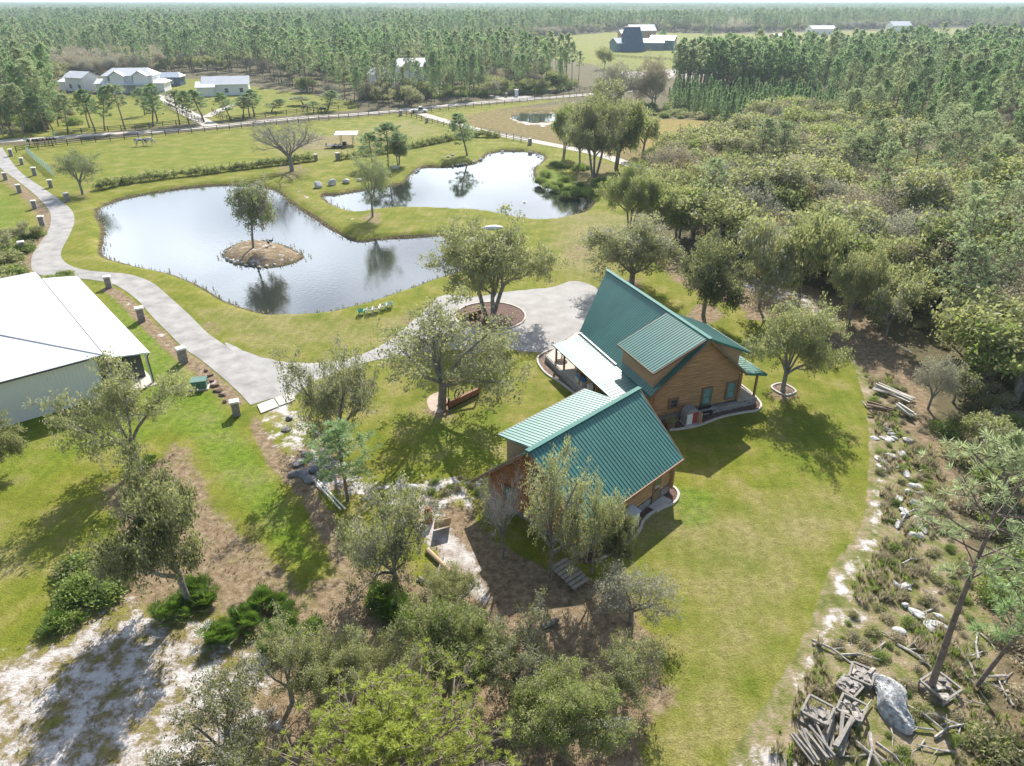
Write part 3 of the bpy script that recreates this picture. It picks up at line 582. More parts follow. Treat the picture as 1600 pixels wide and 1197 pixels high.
# --- the garage
ga = empty('log_garage', (.94, 35.97, 0), .78, 'log garage with steep green ribbed roof and pale shed dormer beside the house', 'garage')
GRZ, GWR, GER, GWL, GEL = 5.9, 4.78, 2.72, 4.15, 2.02
gsr, gsl = (GRZ - GER) / GWR, (GRZ - GEL) / GWL
roof_slope('roof_slope', ga, (0, 0, GRZ), (11.25, 0, GRZ), (.15, -GWR, GER), (10.2, -GWR, GER), m_teal)
roof_slope('roof_slope', ga, (-.4, 0, GRZ - .002), (11.2, 0, GRZ - .002), (-.9, GWL, GEL), (10.2, GWL, GEL), m_teal)
rc = MB(); rc.bar((-.1, -.05, GRZ + .05), (11.3, -.05, GRZ + .05), .34, .07); rc.build('ridge_cap', m_cap2, ga)
MB().bar((-.05, 0, GRZ - .1), (.1, -GWR, GER - .1), .08, .2).bar((-.45, 0, GRZ - .1), (-.95, GWL, GEL - .1), .08, .2).build('rake_board', m_trim, ga); MB().bar((11.28, 0, GRZ - .1), (10.25, -GWR, GER - .1), .08, .2).build('rake_board', m_trim, ga)
MB().bar((.15, -GWR - .04, GER - .07), (10.2, -GWR - .04, GER - .07), .08, .16).build('fascia', m_post, ga)
gxx = .55; gyl, gyr = 3.85, -4.2
def ggclip(z):
    a = min(3.85, (GRZ - .18 - z) / gsl); c = min(4.2, (GRZ - .18 - z) / gsr); e_ = .22 if z < 2.3 else 0
    return (3.85 - a - (e_ if a > 3.8 else 0), 3.85 + c + (e_ if c > 4.15 else 0))
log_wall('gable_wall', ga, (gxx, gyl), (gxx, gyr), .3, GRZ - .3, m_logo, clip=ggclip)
MB().slab([(gxx + .1, gyl, .1), (gxx + .1, gyr, .1), (gxx + .1, gyr, GRZ - .16 + gsr * gyr), (gxx + .1, 0, GRZ - .2), (gxx + .1, gyl, GRZ - .16 - gsl * gyl)], .2).build('wall', m_logo, ga)
log_wall('gable_wall', ga, (9.7, gyl), (9.7, gyr), .3, GRZ - .3, m_log, clip=ggclip)
log_wall('back_wall', ga, (gxx, gyr), (9.7, gyr), .6, 2.8, m_log, ext=(.25, .3), off=.1); log_wall('side_wall', ga, (gxx, gyl), (9.7, gyl), .3, 2.1, m_log, ext=(.25, .3), off=.1)
MB().box(gxx + .05, gyr + .02, .0, 9.65, gyr + .2, 2.8).box(gxx + .05, gyl - .2, 0, 9.65, gyl - .02, 2.1).build('wall', m_log, ga)
MB().box(gxx - .1, gyr - .1, 0, 7.5, gyr + .2, .6).box(8.7, gyr - .1, 0, 9.8, gyr + .2, .6).box(gxx - .12, gyr - .102, 0, gxx + .2, gyl, .32).build('foundation', m_stone, ga)
le, le2 = MB(), MB()
for z in np.arange(.45, 2.7, .2): le.tube((10.0, gyr, z + .26), (10.05, gyr, z + .26), .1, n=8); le2.tube((9.7, gyr - .3, z), (9.7, gyr - .35, z), .1, n=8)
le.build('log_ends', m_logend, ga); le2.build('log_ends', m_logend, ga)
dr = MB().box(7.6, gyr - .14, .08, 8.55, gyr - .06, 2.1).build('door', m_trim, ga); MB().box(7.75, gyr - .16, 1.05, 8.4, gyr - .145, 1.95).build('door_pane', m_dark, dr); MB().box(8.42, gyr - .2, 1., 8.5, gyr - .145, 1.06).build('handle', m_white, dr)
MB().box(7.2, -5.1, 0, 8.9, -4.35, .12).build('doorstep', m_conc, ga)
window(ga, (gxx - .13, 2.0, 1.35), .8, 1.0, math.pi)
window(ga, (gxx - .13, -.4, 3.9), .7, .8, math.pi, m_trim, m_dark)
d = MB(); gy, gz = 2.65, 5.5
d.slab([(.95, gy, GRZ - gsl * gy - .1), (8.6, gy, GRZ - gsl * gy - .1), (8.6, gy, gz - .08), (.95, gy, gz - .08)], .12)
for x in (.95, 8.6): d.slab([(x, 0.05, GRZ - .12), (x, gy, gz - .08), (x, gy, GRZ - gsl * gy - .1)], .1)
do = d.build('dormer', m_siding, ga)
roof_slope('dormer_roof', do, (.3, 0.05, GRZ + .06), (8.75, 0.05, GRZ + .06), (.45, 3.05, 5.5), (9.05, 3.05, 5.5), m_teal, rib=.3)
MB().bar((.45, 3.09, 5.43), (9.05, 3.09, 5.43), .07, .15).build('fascia', m_trim, do)
for x in (2.6, 6.8): window(do, (x, gy + .02, 4.6), .8, .9, math.pi / 2)

# --- the white barn
wb = empty('white_barn', (-34.0, 53.1, 0), math.radians(130.9), 'white metal barn with hipped roof and open lean-to beside the drive', 'barn')
BP = .26
hip = MB(); hip.slab([(0, 0, 4), (27, 0, 4), (20, 7, 4 + 7 * BP), (7, 7, 4 + 7 * BP)], .08)
hip.slab([(0, 0, 4), (7, 7, 4 + 7 * BP), (0, 14, 4)], .08); hip.slab([(0, 14, 4), (7, 7, 4 + 7 * BP), (20, 7, 4 + 7 * BP), (27, 14, 4)], .08); hip.slab([(27, 0, 4), (27, 14, 4), (20, 7, 4 + 7 * BP)], .08)
for x in np.arange(.3, 27, .6):
    t = min(1, min(x, 27 - x) / 7); hip.bar((x, 0, 4.008), (x, 7 * t, 4.008 + 7 * BP * t), .03, .02)
for y in np.arange(.3, 14, .6):
    t = min(1, min(y, 14 - y) / 7); hip.bar((0, y, 4.004), (7 * t, y, 4.004 + 7 * BP * t), .03, .012)
hip.build('roof', m_white, wb)
hc = MB(); hc.bar((.02, .02, 4.03), (7, 7, 4.04 + 7 * BP), .16, .03); hc.bar((7, 7, 4.04 + 7 * BP), (20, 7, 4.04 + 7 * BP), .2, .04); hc.build('hip_cap', M('grey_flashing', (.42, .43, .44), .5), wb)
MB().bar((-.05, -.05, 3.93), (-.05, 14, 3.93), .09, .13).bar((-.05, -.05, 3.93), (27, -.05, 3.93), .09, .13).build('gutter', m_gutter, wb)
wl_ = MB(); wl_.box(.5, .5, 0, .62, 13.5, 3.9); wl_.box(.62, .5, 0, 26.5, .62, 3.9); wl_.box(26.4, .62, 0, 26.5, 13.5, 3.9); wl_.box(.62, 13.4, 0, 26.4, 13.5, 3.9)
for y in np.arange(.7, 13.5, .3): wl_.box(.47, y - .015, 0, .499, y + .015, 3.88)
wl_.build('wall', m_whitew, wb)
for y in (.45,): MB().box(.38, y, 0, .47, y + .09, 3.9).build('downspout', m_gutter, wb)
lt = roof_slope('lean_to_roof', wb, (.3, -.08, 3.55), (25.8, -.08, 3.55), (-.0, -3.4, 3.12), (25.6, -3.4, 3.12), m_white, rib=.4)
MB().bar((-.02, -3.45, 3.05), (25.6, -3.45, 3.05), .09, .12).build('gutter', m_white, lt); MB().tube((.2, -3.5, 3.0), (.5, -3.3, 2.6), .05).tube((.5, -3.3, 2.6), (.5, -3.3, 0), .05).build('downspout', m_gutter, lt)
for x in (.6, 6.8, 13, 19.2, 25.2): MB().box(x - .08, -3.3, 0, x + .08, -3.14, 3.1).build('post', m_white, wb)
MB().box(2.2, -3.12, 0, 2.3, .45, 3.1).build('shade_panel', m_gutter, wb)  # dark panel added to stand for the shade inside the open lean-to
sheet('barn_apron', [wb.matrix_basis @ Vector(p) for p in ((0, -3.4, 0), (26, -3.4, 0), (26, .5, 0), (0, .5, 0))], .02, m_conc)

# --- small far houses (built at true distance)
def far_house(px, py, rz, Lx, Wy, h, rh, label, cat='house', roof=m_white, wall=m_whitew, wing=None, name='farmhouse', hipx=0., win=3, over=.6, porch=None):
    b = P(px, py); e = empty(name, (b.x, b.y, 0), rz, label, cat)
    def block(x0, x1, y0, y1, h, rh, ax='x', hx=0.):
        w = MB(); w.box(x0, y0, 0, x1, y1, h)
        r = MB(); o = over; zc = h + rh
        if ax == 'x':
            ym = (y0 + y1) / 2; a, c = (x0 - o + hx, ym, zc), (x1 + o - hx, ym, zc)
            r.slab([(x0 - o, y0 - o, h), (x1 + o, y0 - o, h), c, a], .15); r.slab([(x0 - o, y1 + o, h), (x1 + o, y1 + o, h), c, a], .15)
            if hx == 0:
                for x in (x0, x1): w.add([(x, y0, h), (x, y1, h), (x, ym, zc - .25)], [(0, 1, 2)])
            else:
                r.slab([(x0 - o, y0 - o, h), (x0 - o, y1 + o, h), a], .15); r.slab([(x1 + o, y0 - o, h), (x1 + o, y1 + o, h), c], .15)
        else:
            xm = (x0 + x1) / 2; a, c = (xm, y0 - o, zc), (xm, y1 + o, zc)
            r.slab([(x0 - o, y0 - o, h), (x0 - o, y1 + o, h), c, a], .15); r.slab([(x1 + o, y0 - o, h), (x1 + o, y1 + o, h), c, a], .15)
            for y in (y0, y1): w.add([(x0, y, h), (x1, y, h), (xm, y, zc - .25)], [(0, 1, 2)])
        w.build('wall', wall, e); r.build('roof', roof, e)
    block(-Lx / 2, Lx / 2, -Wy / 2, Wy / 2, h, rh, 'x', hipx)
    for wg in (wing or []): block(*wg)
    if porch: MB().slab([(porch[0], -Wy / 2 - .01, porch[2]), (porch[1], -Wy / 2 - .01, porch[2]), (porch[1] + .5, -Wy / 2 - 3.4, porch[2] - .9), (porch[0] - .5, -Wy / 2 - 3.4, porch[2] - .9)], .15).build('porch_roof', roof, e); [MB().box(x - .1, -Wy / 2 - 3.2, 0, x + .1, -Wy / 2 - 3., porch[2] - .9).build('post', wall, e) for x in np.linspace(porch[0], porch[1], 5)]
    for i in range(win):
        x = -Lx / 2 + Lx * (i + .5) / win; window(e, (x, -Wy / 2 - .02, min(1.6, h - .9)), 1.3, 1.5, -math.pi / 2, m_white, m_dark, casing=None)
        if h > 5: window(e, (x, -Wy / 2 - .02, 4.6), 1.3, 1.5, -math.pi / 2, m_white, m_glass, casing=None)
    return e
far_house(211, 142, .12, 17, 9, 5.6, 2.3, 'large two-storey white house with white metal roof and wide porch', hipx=3, wing=[(-5.5, -1, -6.4, -4.5, 5.6, 1.8, 'y'), (2.5, 7, -6.4, -4.5, 5.6, 1.8, 'y'), (-11.5, -8.5, -4.5, 3, 3., 1.4, 'x'), (8.5, 12, -4.5, 4, 3., 1.4, 'x', 1.5)], porch=(-8, 8, 3.7), win=4)
far_house(132, 141, -.35, 8.5, 7, 4.6, 2., 'white gabled garage house left of the large two-storey house', wing=[(-8.5, -5.5, -3, 4, 3, 1.2, 'x')], win=2)
far_house(262, 133, .1, 12, 7, 3.2, 1.5, 'dark walled outbuilding with grey roof right of the large white house', 'outbuilding', roof=m_grroof, wall=m_navy, name='outbuilding', hipx=1.5, win=2)
far_house(357, 147, .25, 15, 8, 3.6, 2.4, 'single-storey white house with pale metal roof behind the sparse pines', wing=[(-9.5, -4, -6, 2, 3., 1.6, 'x')], win=3)
far_house(640, 133, .3, 12, 9, 7, 2.8, 'two-storey white gabled house half hidden in the pine woods', wing=[(-3, 2.5, -6, -4.5, 7, 2.4, 'y')], win=2)
far_house(597, 137, -.3, 7, 7, 5, 2.2, 'small white gabled house left of the half hidden two-storey house', win=2)
far_house(1000, 62, .2, 22, 14, 7, 4.5, 'cream farmhouse with pale roof behind the blue A-frame', roof=m_white, wall=m_siding, wing=[(-18, -11, -4, 6, 5, 2.5, 'x')], win=3)
far_house(972, 80, .45, 14, 9, 5, 3., 'low grey-blue barn with pale roof on the left of the A-frame', 'barn', roof=m_grroof, wall=m_bluewall, name='barn', win=1)
far_house(1018, 78, -.15, 15, 9, 4.6, 2.4, 'low blue-grey barn with pale roof touching the right of the A-frame', 'barn', roof=m_grroof, wall=m_bluewall, name='barn', win=2)
far_house(1035, 77, -.35, 16, 13, 6, 2.6, 'white-roofed blue-walled barn at the right end of the farm buildings', 'barn', roof=m_white, wall=m_bluewall, name='barn', win=2)
b = P(985, 80); af = empty('a_frame_house', (b.x, b.y, 0), .1, 'tall navy blue A-frame house in the middle of the far farm', 'house')
r = MB(); r.slab([(-8, -7, .3), (8.5, -7, .3), (5.2, 0, 14.5), (-5., 0, 14.5)], .4); r.slab([(-8, 7, .3), (8.5, 7, .3), (5.2, 0, 14.5), (-5., 0, 14.5)], .4); r.build('roof', m_navy, af)
w = MB(); w.slab([(7., -6., 0), (7., 6., 0), (4.8, 0, 13)], .3); w.slab([(-6.6, -6., 0), (-6.6, 6., 0), (-4.6, 0, 13)], .3); w.build('gable_wall', m_siding, af)
far_house(1281, 54, .15, 24, 13, 5, 3, 'long far barn with bright white roof behind the pine wood', 'barn', name='barn', win=2)
far_house(1402, 50, .1, 20, 14, 6, 4, 'far white house with pale roof near the right horizon', win=3)
far_house(1218, 63, .3, 14, 10, 3.5, 1.5, 'low far shed with pale roof in the tan clearing', 'shed', name='shed', roof=m_white, wall=m_siding, win=1)
# ------------------------------------------------------------------ trees
def perp(d, rg):
    v = rg.normal(size=3); v -= d * (v @ d); return v / (np.linalg.norm(v) + 1e-9)
def grow(rg, spec):
    """returns list of (points, radii, level) and foliage anchor points with local branch direction"""
    br, tips = [], []
    def branch(p, d, Ln, r, lv):
        k = spec['seg'][lv]; pts = [p.copy()]; rad = [r]; dd = d.copy(); step = Ln / k
        for i in range(k):
            dd = dd + rg.normal(size=3) * spec['wob'][lv] + np.array([0, 0, spec['trop'][lv]]); dd /= np.linalg.norm(dd)
            pts.append(pts[-1] + dd * step); rad.append(r * (1 - (1 - spec['tap'][lv]) * (i + 1) / k))
        br.append((np.array(pts), np.array(rad), lv))
        last = lv == len(spec['n']) - 1
        if last:
            for i in range(1, len(pts)): tips.append((pts[i], dd))
            return
        if lv >= spec.get('leaf_from', 9): tips.append((pts[-1], dd)); 
        nchild = spec['n'][lv + 1]; nchild = int(nchild + rg.integers(-1, 2)) if nchild > 3 else nchild
        az = rg.uniform(0, 6.28)
        for j in range(nchild):
            t = spec['from'][lv] + (1 - spec['from'][lv]) * (j + rg.uniform(.2, .8)) / nchild; f = t * k; i = min(k - 1, int(f)); q = pts[i] + (pts[i + 1] - pts[i]) * (f - i)
            base = pts[i + 1] - pts[i]; base /= np.linalg.norm(base); az += 2.4 + rg.uniform(-.4, .4)
            a = base; e1 = np.cross(a, [0, 0, 1.]) if abs(a[2]) < .95 else np.cross(a, [1., 0, 0]); e1 /= np.linalg.norm(e1); e2 = np.cross(a, e1)
            ang = spec['ang'][lv + 1] * rg.uniform(.75, 1.25); nd = a * math.cos(ang) + (e1 * math.cos(az) + e2 * math.sin(az)) * math.sin(ang)
            if lv >= 1: nd[2] = nd[2] * .6 + spec.get('lift', .1)
            nd /= np.linalg.norm(nd)
            ln = spec['len'][lv + 1] * rg.uniform(.7, 1.2) * (1 - .35 * t if lv == 0 and spec.get('taperlen', 0) else 1)
            branch(q, nd, ln, max(spec['rmin'], rad[i] * spec['rr'][lv + 1]), lv + 1)
    for s_ in range(spec.get('stems', 1)):
        d = np.array([0, 0, 1.]) if spec.get('stems', 1) == 1 else np.array([math.cos(s_ * 2.1 + .4) * .35, math.sin(s_ * 2.1 + .4) * .35, 1.]); d = d + rg.normal(size=3) * spec.get('lean', .05); d /= np.linalg.norm(d)
        branch(np.array([rg.normal() * .05, rg.normal() * .05, -.1]) + (np.array([d[0], d[1], 0]) * .6 if spec.get('stems', 1) > 1 else 0), d, spec['len'][0], spec['r'], 0)
    return br, tips
def tubes(br, sides, lo=0, hi=9):
    V, Fs, b = [], [], 0
    for pts, rad, lv in br:
        if not lo <= lv <= hi: continue
        n = sides[min(lv, len(sides) - 1)]; d = pts[-1] - pts[0]; d /= np.linalg.norm(d) + 1e-9
        a = np.cross(d, [0, 0, 1.]) if abs(d[2]) < .9 else np.cross(d, [1., 0, 0]); a /= np.linalg.norm(a); c = np.cross(d, a)
        t = np.arange(n) * 2 * math.pi / n; ring = np.cos(t)[:, None] * a + np.sin(t)[:, None] * c
        v = pts[:, None, :] + ring[None] * rad[:, None, None]; V.append(v.reshape(-1, 3)); k = len(pts)
        i, j = np.meshgrid(np.arange(k - 1), np.arange(n), indexing='ij'); i = i.ravel(); j = j.ravel(); j2 = (j + 1) % n
        Fs.append(np.stack([i * n + j, i * n + j2, (i + 1) * n + j2, (i + 1) * n + j], -1) + b); b += k * n
    return np.concatenate(V), np.concatenate(Fs)
def leaves(rg, anchors, per, spread, size, aspect=.5, hang=0., flat=0.):
    A = np.repeat(np.array(anchors), per, 0); N = len(A); off = rg.normal(size=(N, 3)) * spread; off[:, 2] *= .75; c = A + off
    u = rg.normal(size=(N, 3)); u[:, 2] = u[:, 2] * (1 - flat) - hang * 3; u /= np.linalg.norm(u, axis=1)[:, None]; w = np.cross(u, rg.normal(size=(N, 3))); w /= np.linalg.norm(w, axis=1)[:, None] + 1e-9
    s_ = size * rg.uniform(.6, 1.4, (N, 1)); u = u * s_; w = w * s_ * aspect
    V = np.stack([c - u, c + w, c + u, c - w], 1).reshape(-1, 3); Fs = np.arange(N * 4).reshape(N, 4); return V, Fs
def join(parts):
    V, Fs, Ms, b = [], [], [], 0
    for v, f, m_ in parts: V.append(v); Fs.append(f + b); Ms.append(np.full(len(f), m_)); b += len(v)
    return np.concatenate(V), np.concatenate(Fs), np.concatenate(Ms)
class Proto: pass
def make_tree(seed, spec, leaf, per=10, spread=.28, size=.11, moss=0, twigs=True, bark=m_bark, leafm2=None, keep=1., hang=0., wood_lv=1, aspect=.5):
    rg = np.random.default_rng(seed); br, tips = grow(rg, spec); p = Proto()
    V, Fs = tubes(br, (9, 6, 5, 4), 0, wood_lv); p.trunk = mesh_np('trunk', V, Fs, bark, smooth=True)
    parts = []
    tw = tubes(br, (9, 5, 4, 3, 3), wood_lv + 1, 9); parts.append((*tw, 1))
    an = np.array([t[0] for t in tips]); an = an[rg.random(len(an)) < keep]
    if leaf is not None:
        if leafm2 is not None: k = rg.random(len(an)) < .35; a2, an = an[k], an[~k]; parts.append((*leaves(rg, a2, per, spread, size, aspect, hang), 2))
        parts.append((*leaves(rg, an, per, spread, size, aspect, hang), 0))
        if moss: k = rg.random(len(an)) < moss; 
        if moss and k.any(): v, f = leaves(rg, an[k] - np.array([0, 0, .12]), 4, .16, .13, .25, .6); parts.append((v, f, 3))
    V, Fs, ms = join(parts); p.crown = mesh_np('crown', V, Fs, [leaf or m_twig, m_twig, leafm2 or leaf or m_twig, l_moss], ms)
    allv = V; c0 = np.median(allv, 0); lo, hi = np.percentile(allv[:, 0], [.4, 99.6]); lo2, hi2 = np.percentile(allv[:, 1], [.4, 99.6]); p.w = ((hi - lo) + (hi2 - lo2)) / 2; p.h = np.percentile(allv[:, 2], 99)
    return p
oakspec = dict(n=[1, 6, 5, 5, 4], seg=[3, 6, 5, 4, 3], len=[1.7, 3.6, 2.1, 1.2, .6], wob=[.06, .16, .2, .25, .3], trop=[0, .05, .03, .02, 0], tap=[.85, .45, .4, .4, .4], ang=[0, .75, .75, .8, .8], rr=[1, .55, .5, .5, .5], **{'from': [.75, .25, .2, .15]}, r=.24, rmin=.014, lift=.15)
def osp(**k): s_ = dict(oakspec); s_.update(k); return s_
OAK = [make_tree(11, oakspec, l_oak, 14, .19, .085, .25, keep=.7), make_tree(12, osp(n=[1, 7, 6, 5, 4], len=[1.3, 3.3, 1.9, 1.1, .55]), l_oak, 13, .19, .085, .35, keep=.68, leafm2=l_moss),
       make_tree(13, osp(n=[1, 5, 5, 6, 4], wob=[.1, .22, .25, .25, .3]), l_oak, 13, .18, .085, .3), make_tree(14, osp(stems=3, n=[1, 4, 5, 5, 4], len=[2.6, 3.1, 1.8, 1.1, .6], r=.17), l_oak, 13, .19, .085, .3, leafm2=l_oakg, keep=.7)]
SPARSE = [make_tree(16, osp(n=[1, 6, 5, 5, 4], rmin=.015), l_oak, 14, .17, .08, .3, keep=.5), make_tree(17, osp(n=[1, 7, 5, 5, 4], len=[1.4, 3.4, 2., 1.2, .6], wob=[.1, .2, .25, .25, .3]), l_oak, 13, .17, .08, .45, leafm2=l_moss, keep=.5), make_tree(18, osp(stems=3, n=[1, 4, 5, 5, 4], len=[2.8, 3.1, 1.8, 1.1, .6], r=.17, ang=[0, .6, .7, .8, .8]), l_oak, 13, .17, .08, .3, keep=.58)]
OPEN = [make_tree(21, osp(n=[1, 6, 5, 5, 4], len=[2.2, 4.2, 2.0, 1.1, .5], r=.26, wob=[.06, .14, .25, .3, .3], ang=[0, .95, .7, .8, .8], trop=[0, .02, .03, .02, 0]), l_oak, 8, .18, .085, .35, keep=.5)]
MID = [make_tree(31 + i, osp(n=[1, 5, 5, 4], seg=[3, 5, 4, 3], len=[1.8, 3.2, 1.9, 1.0], r=.2, rmin=.02, stems=[1, 2, 1][i]), l_oak, [17, 14, 18][i], .34, .16, .2, leafm2=[l_moss, l_oakg, None][i], wood_lv=1) for i in range(3)]
GREYT = [make_tree(41, osp(n=[1, 6, 6, 6, 4], len=[1.6, 3.2, 1.9, 1.1, .7], rmin=.012), l_moss, 3, .22, .09, .3, keep=.6), make_tree(42, osp(n=[1, 5, 6, 6, 4], len=[1.2, 3., 2., 1.2, .7], stems=2, r=.15, rmin=.012), l_dry, 4, .25, .09, 0, keep=.7)]
BARE = [make_tree(45, osp(n=[1, 8, 6, 6, 4], len=[2.6, 4.6, 2.4, 1.3, .8], r=.3, rmin=.02, ang=[0, .8, .6, .6, .6], trop=[0, .07, .05, .04, .02]), None)]
RUST = [make_tree(47, osp(n=[1, 5, 5, 4], seg=[3, 5, 4, 3], len=[2.4, 3., 1.9, 1.], r=.16, rmin=.02), l_rust, 14, .34, .13, 0, leafm2=l_dry)]
WEEP = [make_tree(51, osp(n=[1, 6, 6, 5, 4], len=[3.2, 2.6, 1.6, 1., .9], r=.17, trop=[0, .08, -.05, -.1, -.3], ang=[0, .6, .7, .8, .8]), l_moss, 7, .16, .10, .1, leafm2=l_oakg, hang=.5, keep=.8)]
PALE = [make_tree(55, osp(n=[1, 6, 6, 5, 4], len=[2.2, 3.4, 1.8, 1.0, .6], r=.17, ang=[0, .6, .6, .7, .7]), l_oakg, 4, .2, .08, 0, leafm2=l_moss, keep=.8)]
def needle_tuft(rg, pts, dirs, blades, Ln, wd):
    N = len(pts); A = np.repeat(pts, blades, 0); D = np.repeat(dirs, blades, 0); u = rg.normal(size=(N * blades, 3)) + D * 1.0 + np.array([0, 0, .35]); u /= np.linalg.norm(u, axis=1)[:, None]
    w = np.cross(u, rg.normal(size=u.shape)); w /= np.linalg.norm(w, axis=1)[:, None] + 1e-9; Lr = Ln * rg.uniform(.7, 1.2, (len(A), 1))
    V = np.stack([A, A + u * Lr * .55 + w * wd, A + u * Lr, A + u * Lr * .55 - w * wd], 1).reshape(-1, 3); return V, np.arange(len(A) * 4).reshape(-1, 4)
def make_pine(seed, h=14., bare=.55, nb=34, bl=2.2, sub=5, blades=12, Ln=.34, wd=.035, r=.17, leaf=l_pine, cone=.0, lean=.02, dens=1.):
    rg = np.random.default_rng(seed); p = Proto(); k = 9; pts = [np.array([0, 0, -.1])]; d = np.array([rg.normal() * lean, rg.normal() * lean, 1.])
    for i in range(k): d = d + rg.normal(size=3) * .02; d[2] = abs(d[2]); d /= np.linalg.norm(d); pts.append(pts[-1] + d * h / k)
    pts = np.array(pts); rad = np.linspace(r, .03, k + 1); br = [(pts, rad, 0)]; tp, td = [], []
    for j in range(nb):
        t = bare + (1 - bare) * ((j + rg.random()) / nb) ** .9; f = t * k; i = min(k - 1, int(f)); q = pts[i] + (pts[i + 1] - pts[i]) * (f - i); az = j * 2.4 + rg.normal() * .3; s_ = (t - bare) / (1 - bare)
        Lb = bl * ((1 - s_) ** .8 if cone else math.sin(math.pi * (.18 + .8 * s_)) ** .7) * rg.uniform(.6, 1.15); el = .15 + .75 * s_ + rg.normal() * .12; dd = np.array([math.cos(az) * math.cos(el), math.sin(az) * math.cos(el), math.sin(el)])
        bp_ = [q]; 
        for m_ in range(3): dd = dd + np.array([0, 0, .12]) + rg.normal(size=3) * .08; dd /= np.linalg.norm(dd); bp_.append(bp_[-1] + dd * Lb / 3)
        br.append((np.array(bp_), np.linspace(.05, .015, 4) * (r / .17), 1)); tp.append(bp_[-1]); td.append(dd)
        for m_ in range(sub):
            t2 = rg.uniform(.35, 1); g = t2 * 3; ii = min(2, int(g)); q2 = bp_[ii] + (bp_[ii + 1] - bp_[ii]) * (g - ii); sd = dd + rg.normal(size=3) * .7; sd /= np.linalg.norm(sd); ls = Lb * .28 * rg.uniform(.5, 1.2)
            e_ = q2 + sd * ls; br.append((np.array([q2, e_]), np.array([.018, .012]), 2)); tp.append(e_); td.append(sd)
    tp.append(pts[-1]); td.append(np.array([0, 0, 1.]))
    V, Fs = tubes(br, (7, 4, 3), 0, 0); p.trunk = mesh_np('trunk', V, Fs, m_pbark, smooth=True)
    parts = [(*tubes(br, (7, 4, 3), 1, 2), 1), (*needle_tuft(rg, np.array(tp), np.array(td), blades, Ln, wd), 0)]
    V, Fs, ms = join(parts); p.crown = mesh_np('crown', V, Fs, [leaf, m_pbark], ms); p.w = np.percentile(V[:, 0], 98) - np.percentile(V[:, 0], 2); p.h = V[:, 2].max(); return p
PINE = [make_pine(61 + i, h=[14, 14, 14, 14, 11, 16][i], bare=[.36, .45, .3, .5, .25, .58][i], nb=[40, 34, 46, 36, 40, 24][i], bl=[2.4, 2.1, 2.5, 2.6, 2.9, 2.0][i], sub=7, blades=13, Ln=.46, wd=.06, lean=.04, leaf=[l_pine, l_pine, l_pine, l_pinel, l_pine, l_pinel][i]) for i in range(6)]
HPINE = [make_pine(71, h=14, bare=.5, nb=30, bl=2.6, sub=6, blades=20, Ln=.36, wd=.02, r=.16, lean=.03, leaf=l_pinel), make_pine(72, h=8, bare=.35, nb=30, bl=2.0, sub=7, blades=22, Ln=.34, wd=.022, r=.1), make_pine(73, h=11, bare=.4, nb=110, bl=3.0, sub=14, blades=32, Ln=.18, wd=.011, r=.15, leaf=l_pineb)]
BPINE = [make_pine(66 + i, h=13, bare=[.45, .52, .4][i], nb=[34, 28, 38][i], bl=[3.3, 3.0, 3.6][i], sub=7, blades=13, Ln=.46, wd=.055, leaf=l_pinel, lean=.04) for i in range(3)]
FPINE = [make_pine(81 + i, h=15, bare=[.45, .5, .4][i], nb=22, bl=[2.9, 2.4, 2.6][i], sub=3, blades=7, Ln=.75, wd=.2, leaf=[l_pine, l_pinel, l_pine][i]) for i in range(3)]
YPINE = [make_pine(91 + i, h=7, bare=.12, nb=34, bl=1.5, sub=3, blades=9, Ln=.42, wd=.07, r=.08, cone=1) for i in range(2)]
CEDAR = [make_pine(95, h=7, bare=.05, nb=60, bl=2.6, sub=5, blades=10, Ln=.4, wd=.06, r=.12, cone=1)]
def make_bush(seed, n=40, r=.9, leaf=l_oakg, per=22, size=.09, m2=None, spread=.2):
    rg = np.random.default_rng(seed); a = rg.normal(size=(n, 3)); a /= np.linalg.norm(a, axis=1)[:, None]; a[:, 2] = np.abs(a[:, 2]); a *= r * rg.uniform(.4, 1, (n, 1)); a[:, 2] += .1
    br = [(np.array([[0, 0, 0], q * .5 + rg.normal(size=3) * .05, q]), np.array([.02, .014, .006]), 0) for q in a]
    parts = [(*tubes(br, (3,), 0, 0), 1), (*leaves(rg, a, per, spread, size), 0)]
    if m2: parts.append((*leaves(rg, a[::3], per, spread, size), 2))
    V, Fs, ms = join(parts); return mesh_np('bush', V, Fs, [leaf, m_twig, m2 or leaf], ms)
def make_palmetto(seed, n=14, stalk=.8, R=.5):
    rg = np.random.default_rng(seed); V, Fs = [], []; b = 0
    for i in range(n):
        az, el = rg.uniform(0, 6.28), rg.uniform(.35, 1.35); d = np.array([math.cos(az) * math.cos(el), math.sin(az) * math.cos(el), math.sin(el)]); c = d * stalk * rg.uniform(.5, 1.1); s_ = np.cross(d, [0, 0, 1.]); s_ /= np.linalg.norm(s_) + 1e-9; up = np.cross(s_, d)
        w = s_ * .012; V += [c * 0 - w, c * 0 + w, c + w, c - w]; Fs.append([b, b + 1, b + 2, b + 3]); b += 4
        for k in range(13):
            t = (k - 6) / 6 * 1.9; dr_ = d * math.cos(t) + s_ * math.sin(t); dr_ = dr_ + up * .25 * rg.uniform(.4, 1.2); L_ = R * (1 - .25 * abs(t) / 1.9) * rg.uniform(.85, 1.1); sd = np.cross(dr_, up); sd /= np.linalg.norm(sd) + 1e-9; sd *= .028
            V += [c, c + dr_ * L_ * .5 + sd, c + dr_ * L_ + np.array([0, 0, -.05]), c + dr_ * L_ * .5 - sd]; Fs.append([b, b + 1, b + 2, b + 3]); b += 4
    return mesh_np('frond', np.array(V), np.array(Fs), l_palm)
